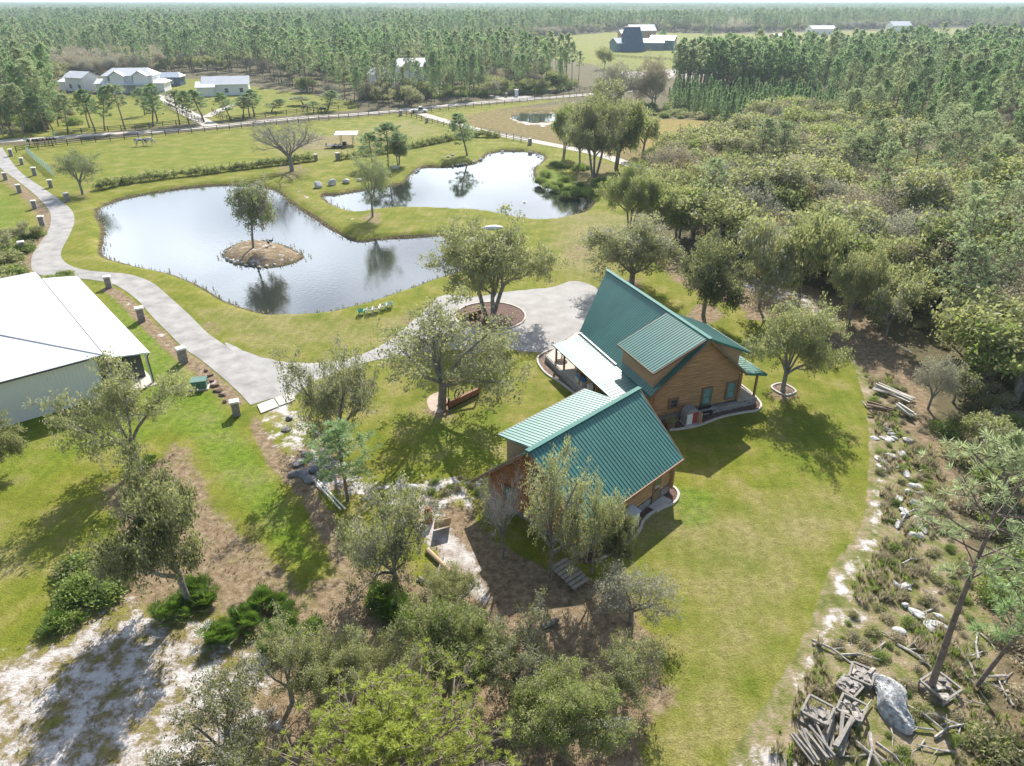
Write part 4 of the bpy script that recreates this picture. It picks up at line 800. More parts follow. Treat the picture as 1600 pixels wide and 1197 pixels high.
BUSH = [make_bush(101), make_bush(102, leaf=l_oak, m2=l_dry), make_bush(103, leaf=l_dry, per=14), make_bush(104, n=55, leaf=l_oakg, m2=l_palm, per=26)]
PALMT = [make_palmetto(111), make_palmetto(112, 18, .9, .55)]

def plant(p, loc, sx, sz, rz, name, label, cat='tree', group=None, lean=None):
    e = empty(name, loc, rz, label, cat, group)
    if lean: e.rotation_euler = (lean[0], lean[1], rz)
    for nm, me in (('trunk', p.trunk), ('crown', p.crown)):
        o = bpy.data.objects.new(nm, me); COL.objects.link(o); o.parent = e; o.scale = (sx, sx, sz)
    return e
def hero(p, px, py, wpx, top, label, name='oak_tree', rz=0., z=0., cat='tree', group=None, lean=None, ws=1.):
    b = P(px, py, z); h = top_z(b, top) - z; w = wpx * mpp(b, h * .6) * ws * (.93 if cat == 'tree' and 'pine' not in name else 1)
    if py >= 960 and 'pine' not in name:
        while h > .9 * w and py > top + 40: py -= 4; b = P(px, py, z); h = top_z(b, top) - z; w = wpx * mpp(b, h * .6) * .93
    return plant(p, b, w / p.w, h / p.h, rz, name, label, cat, group, lean)
hero(SPARSE[0], 218, 733, 215, 575, 'rounded grey-green oak in front of the open end of the white barn', rz=.5)
hero(OAK[2], 297, 945, 190, 742, 'oak with palmettos at its foot at the edge of the white sand', rz=2)
hero(OPEN[0], 692, 636, 250, 478, 'wide open-branched oak beside the rusty swing on the middle lawn', rz=4.2)
hero(SPARSE[1], 532, 706, 150, 545, 'leaning oak by the end of the paved drive', rz=3, lean=(0, -.05))
hero(SPARSE[2], 768, 500, 205, 352, 'big many-stemmed oak in the round bed of the gravel turnaround', rz=.3)
hero(WEEP[0], 396, 387, 68, 286, 'single drooping willow-like tree on the little pond island', name='willow_tree', z=.2, rz=2.6)
hero(PALE[0], 581, 339, 75, 238, 'thin-leaved tree on the grassy dam between the two ponds', name='young_tree', rz=1)
hero(OAK[0], 1222, 612, 145, 472, 'compact round oak on the lawn right of the log house', rz=2.4)
hero(BARE[0], 456, 267, 118, 180, 'tall leafless tree behind the far shore of the large pond', name='bare_tree', rz=1)
hero(PALE[0], 128, 304, 85, 236, 'small sparse tree beside the paved drive at the green fence', name='young_tree', rz=2)
hero(OAK[2], 1098, 493, 120, 362, 'dark-trunked oak just behind the right end of the house ridge', rz=4)
hero(OAK[1], 985, 447, 145, 346, 'spreading oak rising behind the left end of the house ridge', rz=5)
hero(OAK[3], 984, 363, 92, 262, 'many-stemmed oak on the right shore past the small pond', rz=2.)
for (x, y, w, t, pr, lb) in ((1186, 482, 95, 345, MID[0], 'first oak in the line along the wood edge behind the house'), (1246, 480, 105, 335, MID[2], 'second oak in the line along the wood edge behind the house'),
        (1325, 509, 95, 388, OAK[2], 'dark-trunked small oak by the sandy path at the wood edge'), (1382, 532, 72, 436, MID[0], 'thin oak right of the sandy path at the wood edge'),
        (905, 262, 62, 170, PALE[0], 'slim pale tree at the left of the clump beyond the small pond'), (928, 276, 112, 158, SPARSE[2], 'largest grey tree of the clump beyond the small pond'), (880, 246, 48, 165, MID[1], 'small tree at the head of the small pond'),
        (962, 262, 80, 160, MID[1], 'grey oak at the right of the clump beyond the small pond'), (1003, 246, 68, 172, MID[2], 'dense dark oak beside the marsh meadow'), (945, 200, 70, 128, MID[0], 'brownish oak at the left of the marsh edge'),
        (968, 166, 78, 98, GREYT[0], 'bare brown tree left of the pair in front of the far farm'), (1022, 168, 66, 92, GREYT[1], 'bare brown tree right of the pair in front of the far farm'),
        (622, 925, 165, 770, SPARSE[1], 'dense grey-green oak at the end of the sandy yard'), (700, 985, 100, 888, OAK[0], 'small round oak beside the fallen logs'),
        (455, 1150, 180, 995, SPARSE[0], 'grey-green oak right of the white sand'), (700, 1120, 190, 968, OAK[3], 'oak behind the bright yellow-green pine'), (800, 1150, 170, 985, SPARSE[1], 'oak left of the blue tarpaulin'),
        (545, 1140, 160, 1010, SPARSE[2], 'mossy oak left of the bright yellow-green pine'), (880, 1240, 180, 1070, OAK[3], 'oak at the bottom edge right of the bright pine'), (370, 1290, 220, 1090, SPARSE[1], 'oak at the bottom edge below the white sand'),
        (985, 1055, 125, 895, GREYT[0], 'nearly leafless grey tree on the lawn edge behind the garage'), (960, 1155, 165, 1000, SPARSE[0], 'grey oak over the white bench'), (-20, 735, 110, 640, OAK[2], 'oak cut by the left edge beside the white barn'),
        (860, 905, 120, 705, OPEN[0], 'tall mossy oak in front of the garage gable'), (925, 895, 92, 745, SPARSE[0], 'smaller mossy oak in front of the garage roof corner'), (962, 890, 70, 805, SPARSE[2], 'low oak before the garage back wall'), (786, 872, 85, 735, BARE[0], 'leafless grey thicket tree at the garage gable'),
        (925, 218, 60, 150, MID[2], 'round oak where the farm track meets the marsh'), (962, 186, 30, 152, PALE[0], 'bright green young tree among the brown oaks'),
        (1060, 370, 85, 290, MID[1], 'oak over the parked dark vehicles'), (1185, 590, 70, 520, GREYT[0], 'small grey tree behind the right porch') if False else (1450, 640, 60, 560, GREYT[0], 'leafless grey tree over the sandy path')):
    hero(pr, x, y, w, t, lb, rz=x * .37, name='bare_tree' if pr in GREYT or pr in BARE else 'oak_tree')
hero(HPINE[1], 543, 782, 88, 655, 'bright green young pine at the end of the drive', name='pine_tree', rz=1)
hero(HPINE[0], 1453, 1078, 150, 655, 'tall leaning pine standing in the debris at lower right', name='pine_tree', rz=.6, lean=(0, -.07))
hero(HPINE[1], 1525, 1075, 130, 855, 'shorter pine with green crown behind the leaning pine', name='pine_tree', rz=2.6, lean=(0, -.12))
hero(HPINE[0], 1600, 960, 110, 560, 'tall pine cut by the right edge of the picture', name='pine_tree', rz=4)
hero(HPINE[2], 672, 1330, 280, 1078, 'yellow-green broad pine at the bottom of the picture', name='pine_tree', rz=1)
hero(HPINE[0], 1690, 1250, 190, 900, 'pine partly outside the lower right corner', name='pine_tree', rz=3)
hero(HPINE[2], 1330, 310, 40, 250, 'lone pine rising from the oak wood', name='pine_tree', rz=3) if False else None
for x, y, w, t, lb in ((730, 243, 34, 178, 'slender lone pine mirrored in the small pond'), (583, 262, 42, 206, 'left pine of the three beside the pond boulders'), (607, 262, 46, 190, 'tallest pine of the three beside the pond boulders'), (624, 257, 34, 206, 'right pine of the three beside the pond boulders')):
    hero(HPINE[1] if y > 250 else PINE[2], x, y, w, t, lb, name='pine_tree', rz=x)
hero(MID[1], 622, 258, 34, 215, 'small grey tree beside the three pond pines')
hero(CEDAR[0], 1034, 60, 14, 44, 'cone-shaped evergreen beside the far farmhouse', name='cedar_tree'); hero(CEDAR[0], 1106, 58, 14, 40, 'cone-shaped evergreen at the far tree line right of the farm', name='cedar_tree')
hero(MID[2], 944, 108, 34, 74, 'round evergreen left of the far blue barns'); hero(MID[0], 1105, 110, 34, 66, 'pale tree beside the far track') 
for i, (x, y, t) in enumerate([(56, 208, 150), (72, 206, 142), (83, 203, 160), (107, 208, 146), (140, 200, 140), (149, 205, 138), (164, 205, 134), (196, 203, 128), (226, 180, 136), (239, 198, 128), (246, 190, 148), (281, 195, 140), (296, 196, 140), (319, 191, 138), (360, 187, 145), (381, 184, 150), (390, 182, 146), (398, 181, 140), (424, 175, 155), (474, 164, 150), (490, 176, 158), (512, 172, 140), (20, 214, 120), (38, 212, 128), (5, 212, 110)]):
    hero(PINE[i % 4], x, y, [26, 30, 24][i % 3], t, 'thin tall pine with a bare trunk standing in the fenced pastures by the sand road', name='pine_tree', rz=i, group='sparse pasture pines')

# woods: surveyed areas, nearest trees stand as objects, the rest is one far wood
zones = dict(right_oak=[(1030, 300), (1055, 262), (1110, 235), (1180, 208), (1260, 190), (1420, 230), (1700, 330), (1800, 600), (1800, 660), (1520, 640), (1450, 570), (1400, 500), (1300, 452), (1180, 440), (1110, 400), (1050, 360)],
    right_pine=[(1085, 130), (1180, 114), (1330, 97), (1500, 86), (1900, 82), (1900, 420), (1620, 430), (1480, 330), (1330, 250), (1200, 185), (1090, 165)],
    plantation=[(1060, 135), (1180, 130), (1300, 170), (1330, 205), (1180, 205), (1040, 170)],
    clump=[(560, 158), (560, 120), (720, 90), (840, 100), (905, 130), (880, 146), (800, 147), (780, 150), (740, 156), (640, 168)],
    left=[(-600, 220), (-20, 216), (60, 211), (92, 200), (88, 140), (108, 120), (300, 117), (330, 113), (400, 117), (470, 142), (560, 165), (563, 120), (700, 84), (780, 76), (930, 56), (1190, 50), (1500, 42), (2000, 50), (2000, 1), (-600, 1)])
def inside(q, poly):
    ins = np.zeros(len(q), bool); X, Y = q[:, 0], q[:, 1]; k = len(poly)
    for i in range(k):
        (ax, ay), (bx, by) = poly[i], poly[(i + 1) % k]
        if ay != by: c = ((ay > Y) != (by > Y)) & (X < (bx - ax) * (Y - ay) / (by - ay) + ax); ins ^= c
    return ins
rg = np.random.default_rng(77)
def cand(x0, x1, y0, y1, s_):
    a, c = np.meshgrid(np.arange(x0, x1, s_), np.arange(y0, y1, s_)); a = a.ravel() + rg.uniform(-.45, .45, a.size) * s_; c = c.ravel() + rg.uniform(-.45, .45, c.size) * s_
    q = proj(np.stack([a, c, a * 0], -1)); return np.stack([a, c], -1), q
clear = [[(1000, 66), (1200, 58), (1200, 60), (1190, 82), (1060, 90)], [(690, 82), (860, 57), (960, 49), (1190, 53), (1190, 66), (1180, 118), (1080, 126), (930, 118)], [(1200, 62), (1200, 53), (1500, 44), (1500, 50)],
         [(95, 124), (300, 121), (300, 150), (95, 150)], [(322, 124), (400, 124), (400, 152), (320, 152)], [(575, 122), (670, 122), (680, 148), (575, 142)]]
def zone_trees(zn, x0, x1, y0, y1, s_):
    w, q = cand(x0, x1, y0, y1, s_); ok = inside(q, zones[zn])
    for c in clear: ok &= ~inside(q, c)
    return w[ok], q[ok]
trees = []      # (x, y, species, scale, width, zone)
w, q = zone_trees('right_oak', 12, 150, 48, 330, 5.0)
n1 = vnoise(w[:, 0], w[:, 1], 22, 6)
for (x, y), (px, py), nz_ in zip(w, q, n1):
    r_ = rg.random(); pinep = .36 if px > 1440 else (.18 if px > 1300 else .04)
    if r_ < pinep: trees.append((x, y, 'bpine', rg.uniform(.6, .9), rg.uniform(1., 1.3), 'right wood'))
    elif r_ < pinep + .07 and nz_ > .45: trees.append((x, y, 'rust', rg.uniform(.9, 1.2), 1, 'right wood'))
    elif r_ < pinep + .42: trees.append((x, y, 'grey', rg.uniform(.9, 1.45), 1, 'right wood'))
    else: trees.append((x, y, 'oak', rg.uniform(.8, 1.6), rg.uniform(.95, 1.25), 'right wood'))
w, q = zone_trees('right_pine', 30, 600, 95, 900, 6.2)
ok = ~inside(q, zones['right_oak']) & ~inside(q, zones['plantation']); w, q = w[ok], q[ok]
for (x, y), (px, py) in zip(w, q):
    r_ = rg.random(); trees.append((x, y, 'pine' if r_ < .72 else 'grey' if r_ > .92 else 'oak', rg.uniform(.6, 1.2), rg.uniform(.9, 1.25), 'right pine wood'))
w, q = zone_trees('plantation', 30, 200, 120, 320, 3.4)
for (x, y), (px, py) in zip(w, q): trees.append((x, y, 'young', rg.uniform(.7, 1.2), 1, 'plantation'))
w, q = zone_trees('clump', -80, 60, 180, 520, 6.5)
for (x, y), (px, py) in zip(w, q): trees.append((x, y, 'pine' if rg.random() < .62 else ('oak' if rg.random() < .7 else 'grey'), rg.uniform(.75, 1.15), rg.uniform(.9, 1.2), 'middle wood'))
w, q = zone_trees('left', -700, 900, 150, 1200, 7.)
n2 = vnoise(w[:, 0], w[:, 1], 90, 8); n3 = vnoise(w[:, 0], w[:, 1] * .6, 40, 9)
for (x, y), (px, py), a_, c_ in zip(w, q, n2, n3):
    if a_ > .66 and y > 330 and rg.random() < .75: trees.append((x, y, 'grey', rg.uniform(.9, 1.1), 1, 'far wood')); continue
    trees.append((x, y, 'pine' if rg.random() < .68 else ('oak' if rg.random() < .7 else 'grey'), rg.uniform(.6, 1.2) * (.8 + .4 * c_), rg.uniform(.95, 1.3), 'far wood'))
nf_ = len(trees)
w, q = cand(-3200, 3200, 1200, 4600, 21.); ok = np.abs(w[:, 0]) < w[:, 1] * .78
for x, y in w[ok]: trees.append((x, y, 'grey' if vnoise(np.array([x]), np.array([y]), 260, 3)[0] > .72 else 'pine', rg.uniform(.8, 1.05), 2.0, 'far wood'))
# some extra trees along the house-side margins, lower right and far left
for px, py, sc in [(1560, 760, .8), (1590, 700, .9), (1530, 690, .5), (1490, 630, .6), (1620, 820, .9), (1570, 1180, .5), (1650, 900, .8), (1600, 1080, .5)]: b_ = P(px, py); trees.append((b_.x, b_.y, 'oak' if sc < .85 else 'pine', sc, .9, 'right edge'))
for px, py, sc in [(10, 395, .55), (35, 380, .5), (-20, 420, .7), (60, 372, .35), (-30, 380, .6)]: b_ = P(px, py); trees.append((b_.x, b_.y, 'oak', sc, .9, 'left edge'))
SPEC = dict(bpine=(BPINE, 'pine_tree'), pine=(PINE, 'pine_tree'), oak=(MID, 'oak_tree'), grey=(GREYT, 'bare_tree'), rust=(RUST, 'rusty_tree'), young=(YPINE, 'young_pine'))
LAB = {('bpine', 'right wood'): 'tufted pine rising from the right oak wood', ('oak', 'right wood'): 'grey-green oak in the right wood', ('grey', 'right wood'): 'leafless greyish tree in the right wood',
  ('rust', 'right wood'): 'rust-coloured tree in the right wood', ('pine', 'right pine wood'): 'pine in the pine wood at upper right', ('grey', 'right pine wood'): 'leafless tree among the pines at upper right', ('oak', 'right pine wood'): 'broadleaf tree among the pines at upper right', ('young', 'plantation'): 'young conical pine in the planted strip beyond the marsh meadow',
  ('pine', 'middle wood'): 'pine in the wood across the sand road above the ponds', ('oak', 'middle wood'): 'broadleaf tree in the wood across the sand road above the ponds', ('grey', 'middle wood'): 'leafless tree in the wood across the sand road above the ponds',
  ('pine', 'far wood'): 'pine in the wood behind the white farmhouses', ('oak', 'far wood'): 'broadleaf tree in the wood behind the white farmhouses', ('grey', 'far wood'): 'leafless tree in the wood behind the white farmhouses',
  ('pine', 'right edge'): 'pine at the right edge beside the debris', ('oak', 'right edge'): 'scrubby oak at the right edge beside the debris', ('oak', 'left edge'): 'dark scrubby oak at the left edge beside the paved drive'}
def place_word(zn, q):
    x, y = q
    if zn == 'right wood': return (', near the house' if x < 1200 else ', middle of the wood' if x < 1400 else ', near the right edge') + (' and high up' if y < 330 else ' and low down' if y > 440 else '')
    if zn == 'right pine wood': return ', left part' if x < 1250 else ', middle part' if x < 1430 else ', at the right edge'
    if zn in ('middle wood', 'far wood'): return ', left part' if x < 300 else ', middle part' if x < 700 else ', right part'
    if zn == 'plantation': return ', left end' if x < 1150 else ', right end'
    return ''
trees.sort(key=lambda t: t[0] ** 2 + t[1] ** 2); cnt = {}; far = {'bpine': [], 'pine': [], 'oak': [], 'grey': [], 'young': [], 'rust': []}; LIM = dict(bpine=90, pine=170, oak=230, grey=150, young=230, rust=60)
for x, y, sp_, sc, wd, zn in trees:
    if zn in ('left edge', 'right edge') or True:
        q = proj((x, y, 8.)); 
        if not (-60 < q[0] < 1660) or q[1] > 1300: 
            if y < 400: continue
    cnt[sp_] = cnt.get(sp_, 0) + 1; pr, nm = SPEC[sp_]
    if cnt[sp_] <= LIM[sp_]:
        lb = LAB[(sp_, zn)] + place_word(zn, proj((x, y, 0.))); p = pr[int(rg.integers(len(pr)))]; plant(p, (x, y, 0), sc * wd, sc, rg.uniform(0, 6.28), nm, lb, group=lb if True else LAB[(sp_, zn)].replace(' in the ', 's in the ', 1) if ' in the ' in LAB[(sp_, zn)] else zn + ' trees')
    else: far[sp_].append((x, y, sc, wd))
print('trees', cnt)

def scatter_stuff(name, pts, rots, scl, variants, idx, label, group=None):
    """one object: points with instances of tree/plant meshes (each variant = list of source objects)"""
    me = bpy.data.meshes.new(name); me.from_pydata([tuple(p) for p in pts], [], [])
    for nm, ty, ar in (('rot', 'FLOAT', rots), ('idx', 'INT', idx)): a = me.attributes.new(nm, ty, 'POINT'); a.data.foreach_set('value', np.asarray(ar, np.float32 if ty == 'FLOAT' else np.int32))
    a = me.attributes.new('scl', 'FLOAT_VECTOR', 'POINT'); a.data.foreach_set('vector', np.asarray(scl, np.float32).ravel())
    o = obj(name, me); ng = bpy.data.node_groups.new(name, 'GeometryNodeTree'); ng.interface.new_socket('Geometry', in_out='INPUT', socket_type='NodeSocketGeometry'); ng.interface.new_socket('Geometry', in_out='OUTPUT', socket_type='NodeSocketGeometry')
    N, K = ng.nodes, ng.links; gi, go = N.new('NodeGroupInput'), N.new('NodeGroupOutput'); ip = N.new('GeometryNodeInstanceOnPoints'); jn = N.new('GeometryNodeJoinGeometry')
    for var in reversed(variants):
        j2 = N.new('GeometryNodeJoinGeometry')
        for so in var: oi = N.new('GeometryNodeObjectInfo'); oi.transform_space = 'ORIGINAL'; oi.inputs['Object'].default_value = so; K.new(oi.outputs['Geometry'], j2.inputs[0])
        gt = N.new('GeometryNodeGeometryToInstance'); K.new(j2.outputs[0], gt.inputs[0]); K.new(gt.outputs[0], jn.inputs[0])
    def na(nm, ty): a = N.new('GeometryNodeInputNamedAttribute'); a.data_type = ty; a.inputs['Name'].default_value = nm; return a.outputs[0]
    cx = N.new('ShaderNodeCombineXYZ'); K.new(na('rot', 'FLOAT'), cx.inputs[2]); er = N.new('FunctionNodeEulerToRotation'); K.new(cx.outputs[0], er.inputs[0])
    K.new(gi.outputs[0], ip.inputs['Points']); K.new(jn.outputs[0], ip.inputs['Instance']); ip.inputs['Pick Instance'].default_value = True; K.new(na('idx', 'INT'), ip.inputs['Instance Index']); K.new(er.outputs[0], ip.inputs['Rotation']); K.new(na('scl', 'FLOAT_VECTOR'), ip.inputs['Scale'])
    K.new(ip.outputs[0], go.inputs[0]); md = o.modifiers.new('scatter', 'NODES'); md.node_group = ng; return tag(o, label, None, group, 'stuff')
def source(p):      # one real tree of the far kind standing in the far wood, used as the pattern
    x, y = SRC.pop(); e = plant(p, (x, y, 0), 1, 1, 0, 'pine_tree', LAB[('pine', 'far wood')], group='pines in the wood behind the white farmhouses'); return [c for c in COL.objects if c.parent == e]
SRC = [(-130, 480), (-60, 520), (40, 560), (-200, 500), (-250, 480), (-160, 560), (-90, 600), (-20, 620)]
fv = [source(p) for p in FPINE]
A = far['pine'] + far['young'] + far['bpine']; n_ = len(A); A = np.array(A)
near = A[:, 1] < 520
k_ = A[:, 1] > 0
scatter_stuff('pine_forest', np.stack([A[:, 0], A[:, 1], A[:, 0] * 0], -1), rg.uniform(0, 6.28, n_), np.stack([A[:, 2] * A[:, 3], A[:, 2] * A[:, 3], A[:, 2]], -1), fv, rg.integers(0, 3, n_), 'far pine forest reaching to the horizon')
B = np.array(far['oak'] + far['grey'] + far['rust']); ng_ = len(far['oak'])
firsts = {}
for o_ in COL.objects:
    if o_.type == 'MESH' and o_.name.split('.')[0] in ('trunk', 'crown') and o_.parent: firsts.setdefault(o_.data.name, o_)
bv = [[firsts[p.trunk.name], firsts[p.crown.name]] for p in (MID[0], MID[2], GREYT[0], GREYT[1])]
ii = np.concatenate([rg.integers(0, 2, ng_), rg.integers(2, 4, len(B) - ng_)])
scatter_stuff('mixed_forest', np.stack([B[:, 0], B[:, 1], B[:, 0] * 0], -1), rg.uniform(0, 6.28, len(B)), np.stack([B[:, 2] * 1.4, B[:, 2] * 1.4, B[:, 2] * 1.35], -1), bv, ii, 'far broadleaf and leafless trees between the pines')

# bushes, palmettos and weeds
def make_tuft(seed, n=26, h=.45, leaf=l_dry):
    r_ = np.random.default_rng(seed); a = r_.uniform(0, 6.28, n); b0 = np.stack([np.cos(a), np.sin(a), a * 0], -1) * r_.uniform(0, .12, (n, 1)); tip = b0 + np.stack([np.cos(a) * .3, np.sin(a) * .3, np.ones(n)], -1) * h * r_.uniform(.5, 1.1, (n, 1)); w = np.stack([-np.sin(a), np.cos(a), a * 0], -1) * .02
    V = np.stack([b0 - w, b0 + w, (b0 + tip) / 2 + w * .8, tip], 1).reshape(-1, 3); return mesh_np('blades', V, np.arange(n * 4).reshape(n, 4), leaf)
TUFT = [make_tuft(131), make_tuft(132, leaf=l_oakg), make_tuft(133, 34, .6, l_dry)]
def single(me, name, x, y, s_, label, cat, group=None, rz=None):
    o = obj(name, me, None, (x, y, 0), (0, 0, rg.uniform(0, 6.28) if rz is None else rz)); o.scale = (s_, s_, s_ * .85); return tag(o, label, cat, group)
def clumpy(pts, rad, n, protos, name, label, cat, smin, smax, group):
    for (px, py) in pts:
        b = P(px, py); 
        for i in range(n): a, r_ = rg.uniform(0, 6.28), rad * math.sqrt(rg.random()); single(protos[int(rg.integers(len(protos)))], name, b.x + r_ * math.cos(a), b.y + r_ * math.sin(a), rg.uniform(smin, smax), label, cat, group)
clumpy([(278, 960), (322, 945), (300, 925)], .6, 6, PALMT, 'palmetto', 'green palmetto at the foot of the oak beside the white sand', 'palmetto', .7, 1.1, 'palmettos under the sand-edge oak')
clumpy([(355, 1000), (380, 975), (420, 950), (450, 975), (470, 1000), (430, 1010)], .8, 7, PALMT, 'palmetto', 'green palmetto in the thicket right of the white sand', 'palmetto', .7, 1.2, 'palmettos right of the white sand')
clumpy([(90, 965), (115, 975), (85, 985)], .5, 4, PALMT + [BUSH[0]], 'palmetto', 'palmetto at the left end of the sand patch', 'palmetto', .5, .9, 'palmettos left of the sand')
clumpy([(130, 900), (165, 880), (190, 895), (160, 920), (205, 870), (120, 925)], .9, 4, [PALMT[0], BUSH[3], BUSH[1]], 'shrub', 'dark green shrub of the thicket left of the sand-edge oak', 'shrub', .8, 1.3, 'thicket left of the sand-edge oak')
clumpy([(205, 738), (232, 725)], .3, 4, [PALMT[0]], 'palmetto', 'palmetto around the trunk of the oak by the white barn', 'palmetto', .55, .8, 'palmettos under the barn oak')
clumpy([(600, 945), (625, 960)], .7, 5, [PALMT[1], BUSH[3]], 'shrub', 'dark green shrub beneath the dense oak in the yard', 'shrub', .9, 1.3, 'shrubs beneath the yard oak')
clumpy([(690, 960), (720, 980), (740, 1000)], .9, 3, [BUSH[1], BUSH[2]], 'shrub', 'dry shrub beside the fallen logs', 'shrub', .6, 1.1, 'dry shrubs beside the fallen logs')
clumpy([(900, 262), (870, 262), (860, 285), (880, 292), (905, 305), (850, 275), (930, 290)], 3.0, 5, [BUSH[0], BUSH[3]], 'shrub', 'bright green shrub on the bank beside the small pond', 'shrub', .7, 1.2, 'bank shrubs by the small pond')
clumpy([(15, 405), (35, 395), (50, 370), (10, 430), (25, 440)], 1.5, 4, [BUSH[1], BUSH[3], BUSH[0]], 'shrub', 'green shrub behind the white barn at the left edge', 'shrub', 1., 1.8, 'shrubs behind the white barn')
clumpy([(110, 438), (85, 436), (100, 431)], .8, 3, [BUSH[0]], 'shrub', 'low shrub between the white barn and the drive', 'shrub', .5, .8, 'low shrubs behind the barn')
def stuff_area(name, polyp, s_, protos, smin, smax, label, keep=1.):
    q0 = np.array([tuple(P(*p))[:2] for p in polyp]); w, q = cand(q0[:, 0].min(), q0[:, 0].max(), q0[:, 1].min(), q0[:, 1].max(), s_); ok = inside(q, polyp) & (rg.random(len(w)) < keep); w = w[ok]; n_ = len(w)
    srcs = []
    for me in protos:
        so = next((o for o in COL.objects if o.type == 'MESH' and o.data == me), None) or single(me, 'shrub', *w[len(srcs) * 3], .5, label, 'shrub', name); srcs.append([so])
    sc = rg.uniform(smin, smax, n_); scatter_stuff(name, np.stack([w[:, 0], w[:, 1], w[:, 0] * 0], -1), rg.uniform(0, 6.28, n_), np.stack([sc, sc, sc * .8], -1), srcs, rg.integers(0, len(protos), n_), label)
stuff_area('undergrowth', [(1350, 575), (1395, 585), (1440, 660), (1480, 760), (1520, 900), (1560, 1010), (1540, 1250), (1230, 1250), (1240, 1120), (1290, 1020), (1320, 980), (1380, 860), (1372, 700)], .75, [BUSH[0], BUSH[2], BUSH[1], BUSH[2]], .15, .5, 'weeds and low brush along the right side of the lawn', .62)
stuff_area('undergrowth', [(1520, 560), (1640, 560), (1750, 900), (1750, 1300), (1540, 1250), (1560, 1010), (1500, 800), (1470, 680)], 1.5, [BUSH[2], BUSH[1], BUSH[0]], .5, 1.3, 'dry brush under the trees at the right edge', .7)
stuff_area('undergrowth', zones['right_oak'], 3.0, [BUSH[2], BUSH[1]], .6, 1.3, 'dense brush under the right wood', .9)
stuff_area('undergrowth', [(560, 168), (560, 158), (740, 152), (780, 150), (800, 148), (880, 147), (900, 130), (880, 128), (700, 138), (560, 150)], 3.2, [BUSH[3], BUSH[1]], 1.4, 2.6, 'green brush along the fence across the sand road', .9)
stuff_area('undergrowth', [(-60, 222), (60, 208), (120, 196), (100, 150), (-60, 150)], 3.4, [BUSH[1], BUSH[0]], 1., 2.4, 'brush under the pines at the far left', .6)
stuff_area('undergrowth', [(960, 170), (1100, 165), (1180, 190), (1320, 205), (1180, 212), (1100, 188), (1010, 182)], 3., [BUSH[3], BUSH[1]], 1., 2.2, 'green brush at the edge of the marsh meadow', .8)
stuff_area('undergrowth', [(1010, 236), (1060, 232), (1100, 240), (1080, 262), (1020, 262), (1000, 250)], 2.4, [BUSH[0], BUSH[3]], .6, 1.2, 'bright low scrub in the marsh meadow', .7)
stuff_area('undergrowth', [(660, 900), (700, 880), (770, 960), (830, 1060), (900, 1100), (1010, 1180), (700, 1200), (520, 1100), (440, 1030), (560, 1000), (650, 1000)], 1.3, [BUSH[2], BUSH[1]], .2, .6, 'dry brush and fallen leaves behind the garage', .5)
stuff_area('undergrowth', [(560, 760), (640, 740), (740, 745), (760, 790), (700, 810), (640, 830), (600, 800)], 1.2, [BUSH[2], BUSH[0]], .25, .6, 'sparse weeds in the sandy yard', .45)

def stuff_points(name, w, protos, smin, smax, z, label):
    w = np.asarray(w); n_ = len(w); srcs = []
    for me in protos:
        so = next((o for o in COL.objects if o.type == 'MESH' and o.data == me), None)
        if so is None: so = single(me, 'grass_tuft', w[0][0] + len(srcs), w[0][1], .8, 'grass tuft on the shore of the large pond', 'grass tuft', 'shore tufts'); 
        srcs.append([so])
    sc = rg.uniform(smin, smax, n_); scatter_stuff(name, np.stack([w[:, 0], w[:, 1], np.full(n_, z) if np.isscalar(z) else z], -1), rg.uniform(0, 6.28, n_), np.stack([sc, sc, sc], -1), srcs, rg.integers(0, len(protos), n_), label)
sp_l = []
for poly in (pondA, pondB, island):
    q_ = np.array(poly); q2_ = np.roll(q_, -1, 0); out = 0
    for a, c in zip(q_, q2_):
        L_ = np.linalg.norm(c - a); 
        for i in range(int(L_ * 4)):
            d_ = (c - a) / L_; nn_ = np.array([d_[1], -d_[0]]); sp_l.append(a + (c - a) * rg.random() + nn_ * rg.normal() * .35)
stuff_points('shore_grass', sp_l, TUFT, .3, .65, WZ + .04, 'grass tufts along the pond shores')
def area_pts(polyp, s_, keep):
    q0 = np.array([tuple(P(*p))[:2] for p in polyp]); w, q = cand(q0[:, 0].min(), q0[:, 0].max(), q0[:, 1].min(), q0[:, 1].max(), s_); ok = inside(q, polyp) & (rg.random(len(w)) < keep) & (vnoise(w[:, 0], w[:, 1], 1.8, 12) > .45); return w[ok]
stuff_points('dry_grass', np.concatenate([area_pts([(-100, 1030), (0, 1010), (90, 985), (180, 935), (260, 950), (350, 965), (440, 1010), (480, 1100), (400, 1250), (-150, 1250)], .45, .45), area_pts([(150, 780), (250, 730), (340, 800), (480, 940), (560, 1000), (430, 1020), (200, 940), (100, 950)], .4, .6), area_pts([(540, 760), (740, 740), (800, 900), (1000, 950), (1040, 1100), (700, 1100), (640, 900)], .4, .5)]), TUFT, .12, .38, .0, 'dry tufts and litter on the sand and bare earth')
stuff_points('weeds', area_pts([(1350, 575), (1395, 585), (1440, 660), (1480, 760), (1520, 900), (1600, 1010), (1620, 1250), (1160, 1250), (1240, 1100), (1280, 1000), (1320, 930), (1380, 840), (1372, 700)], .30, .9), TUFT, .4, 1.2, .0, 'dry weeds and grass of the rough strip')
lawnpts = area_pts([(960, 850), (1330, 600), (1360, 780), (1290, 960), (1160, 1197), (1010, 1197), (1050, 960)], .8, .35)
stuff_points('lawn_tufts', lawnpts, [TUFT[1]], .12, .22, -.02, 'coarser tufts in the right lawn')
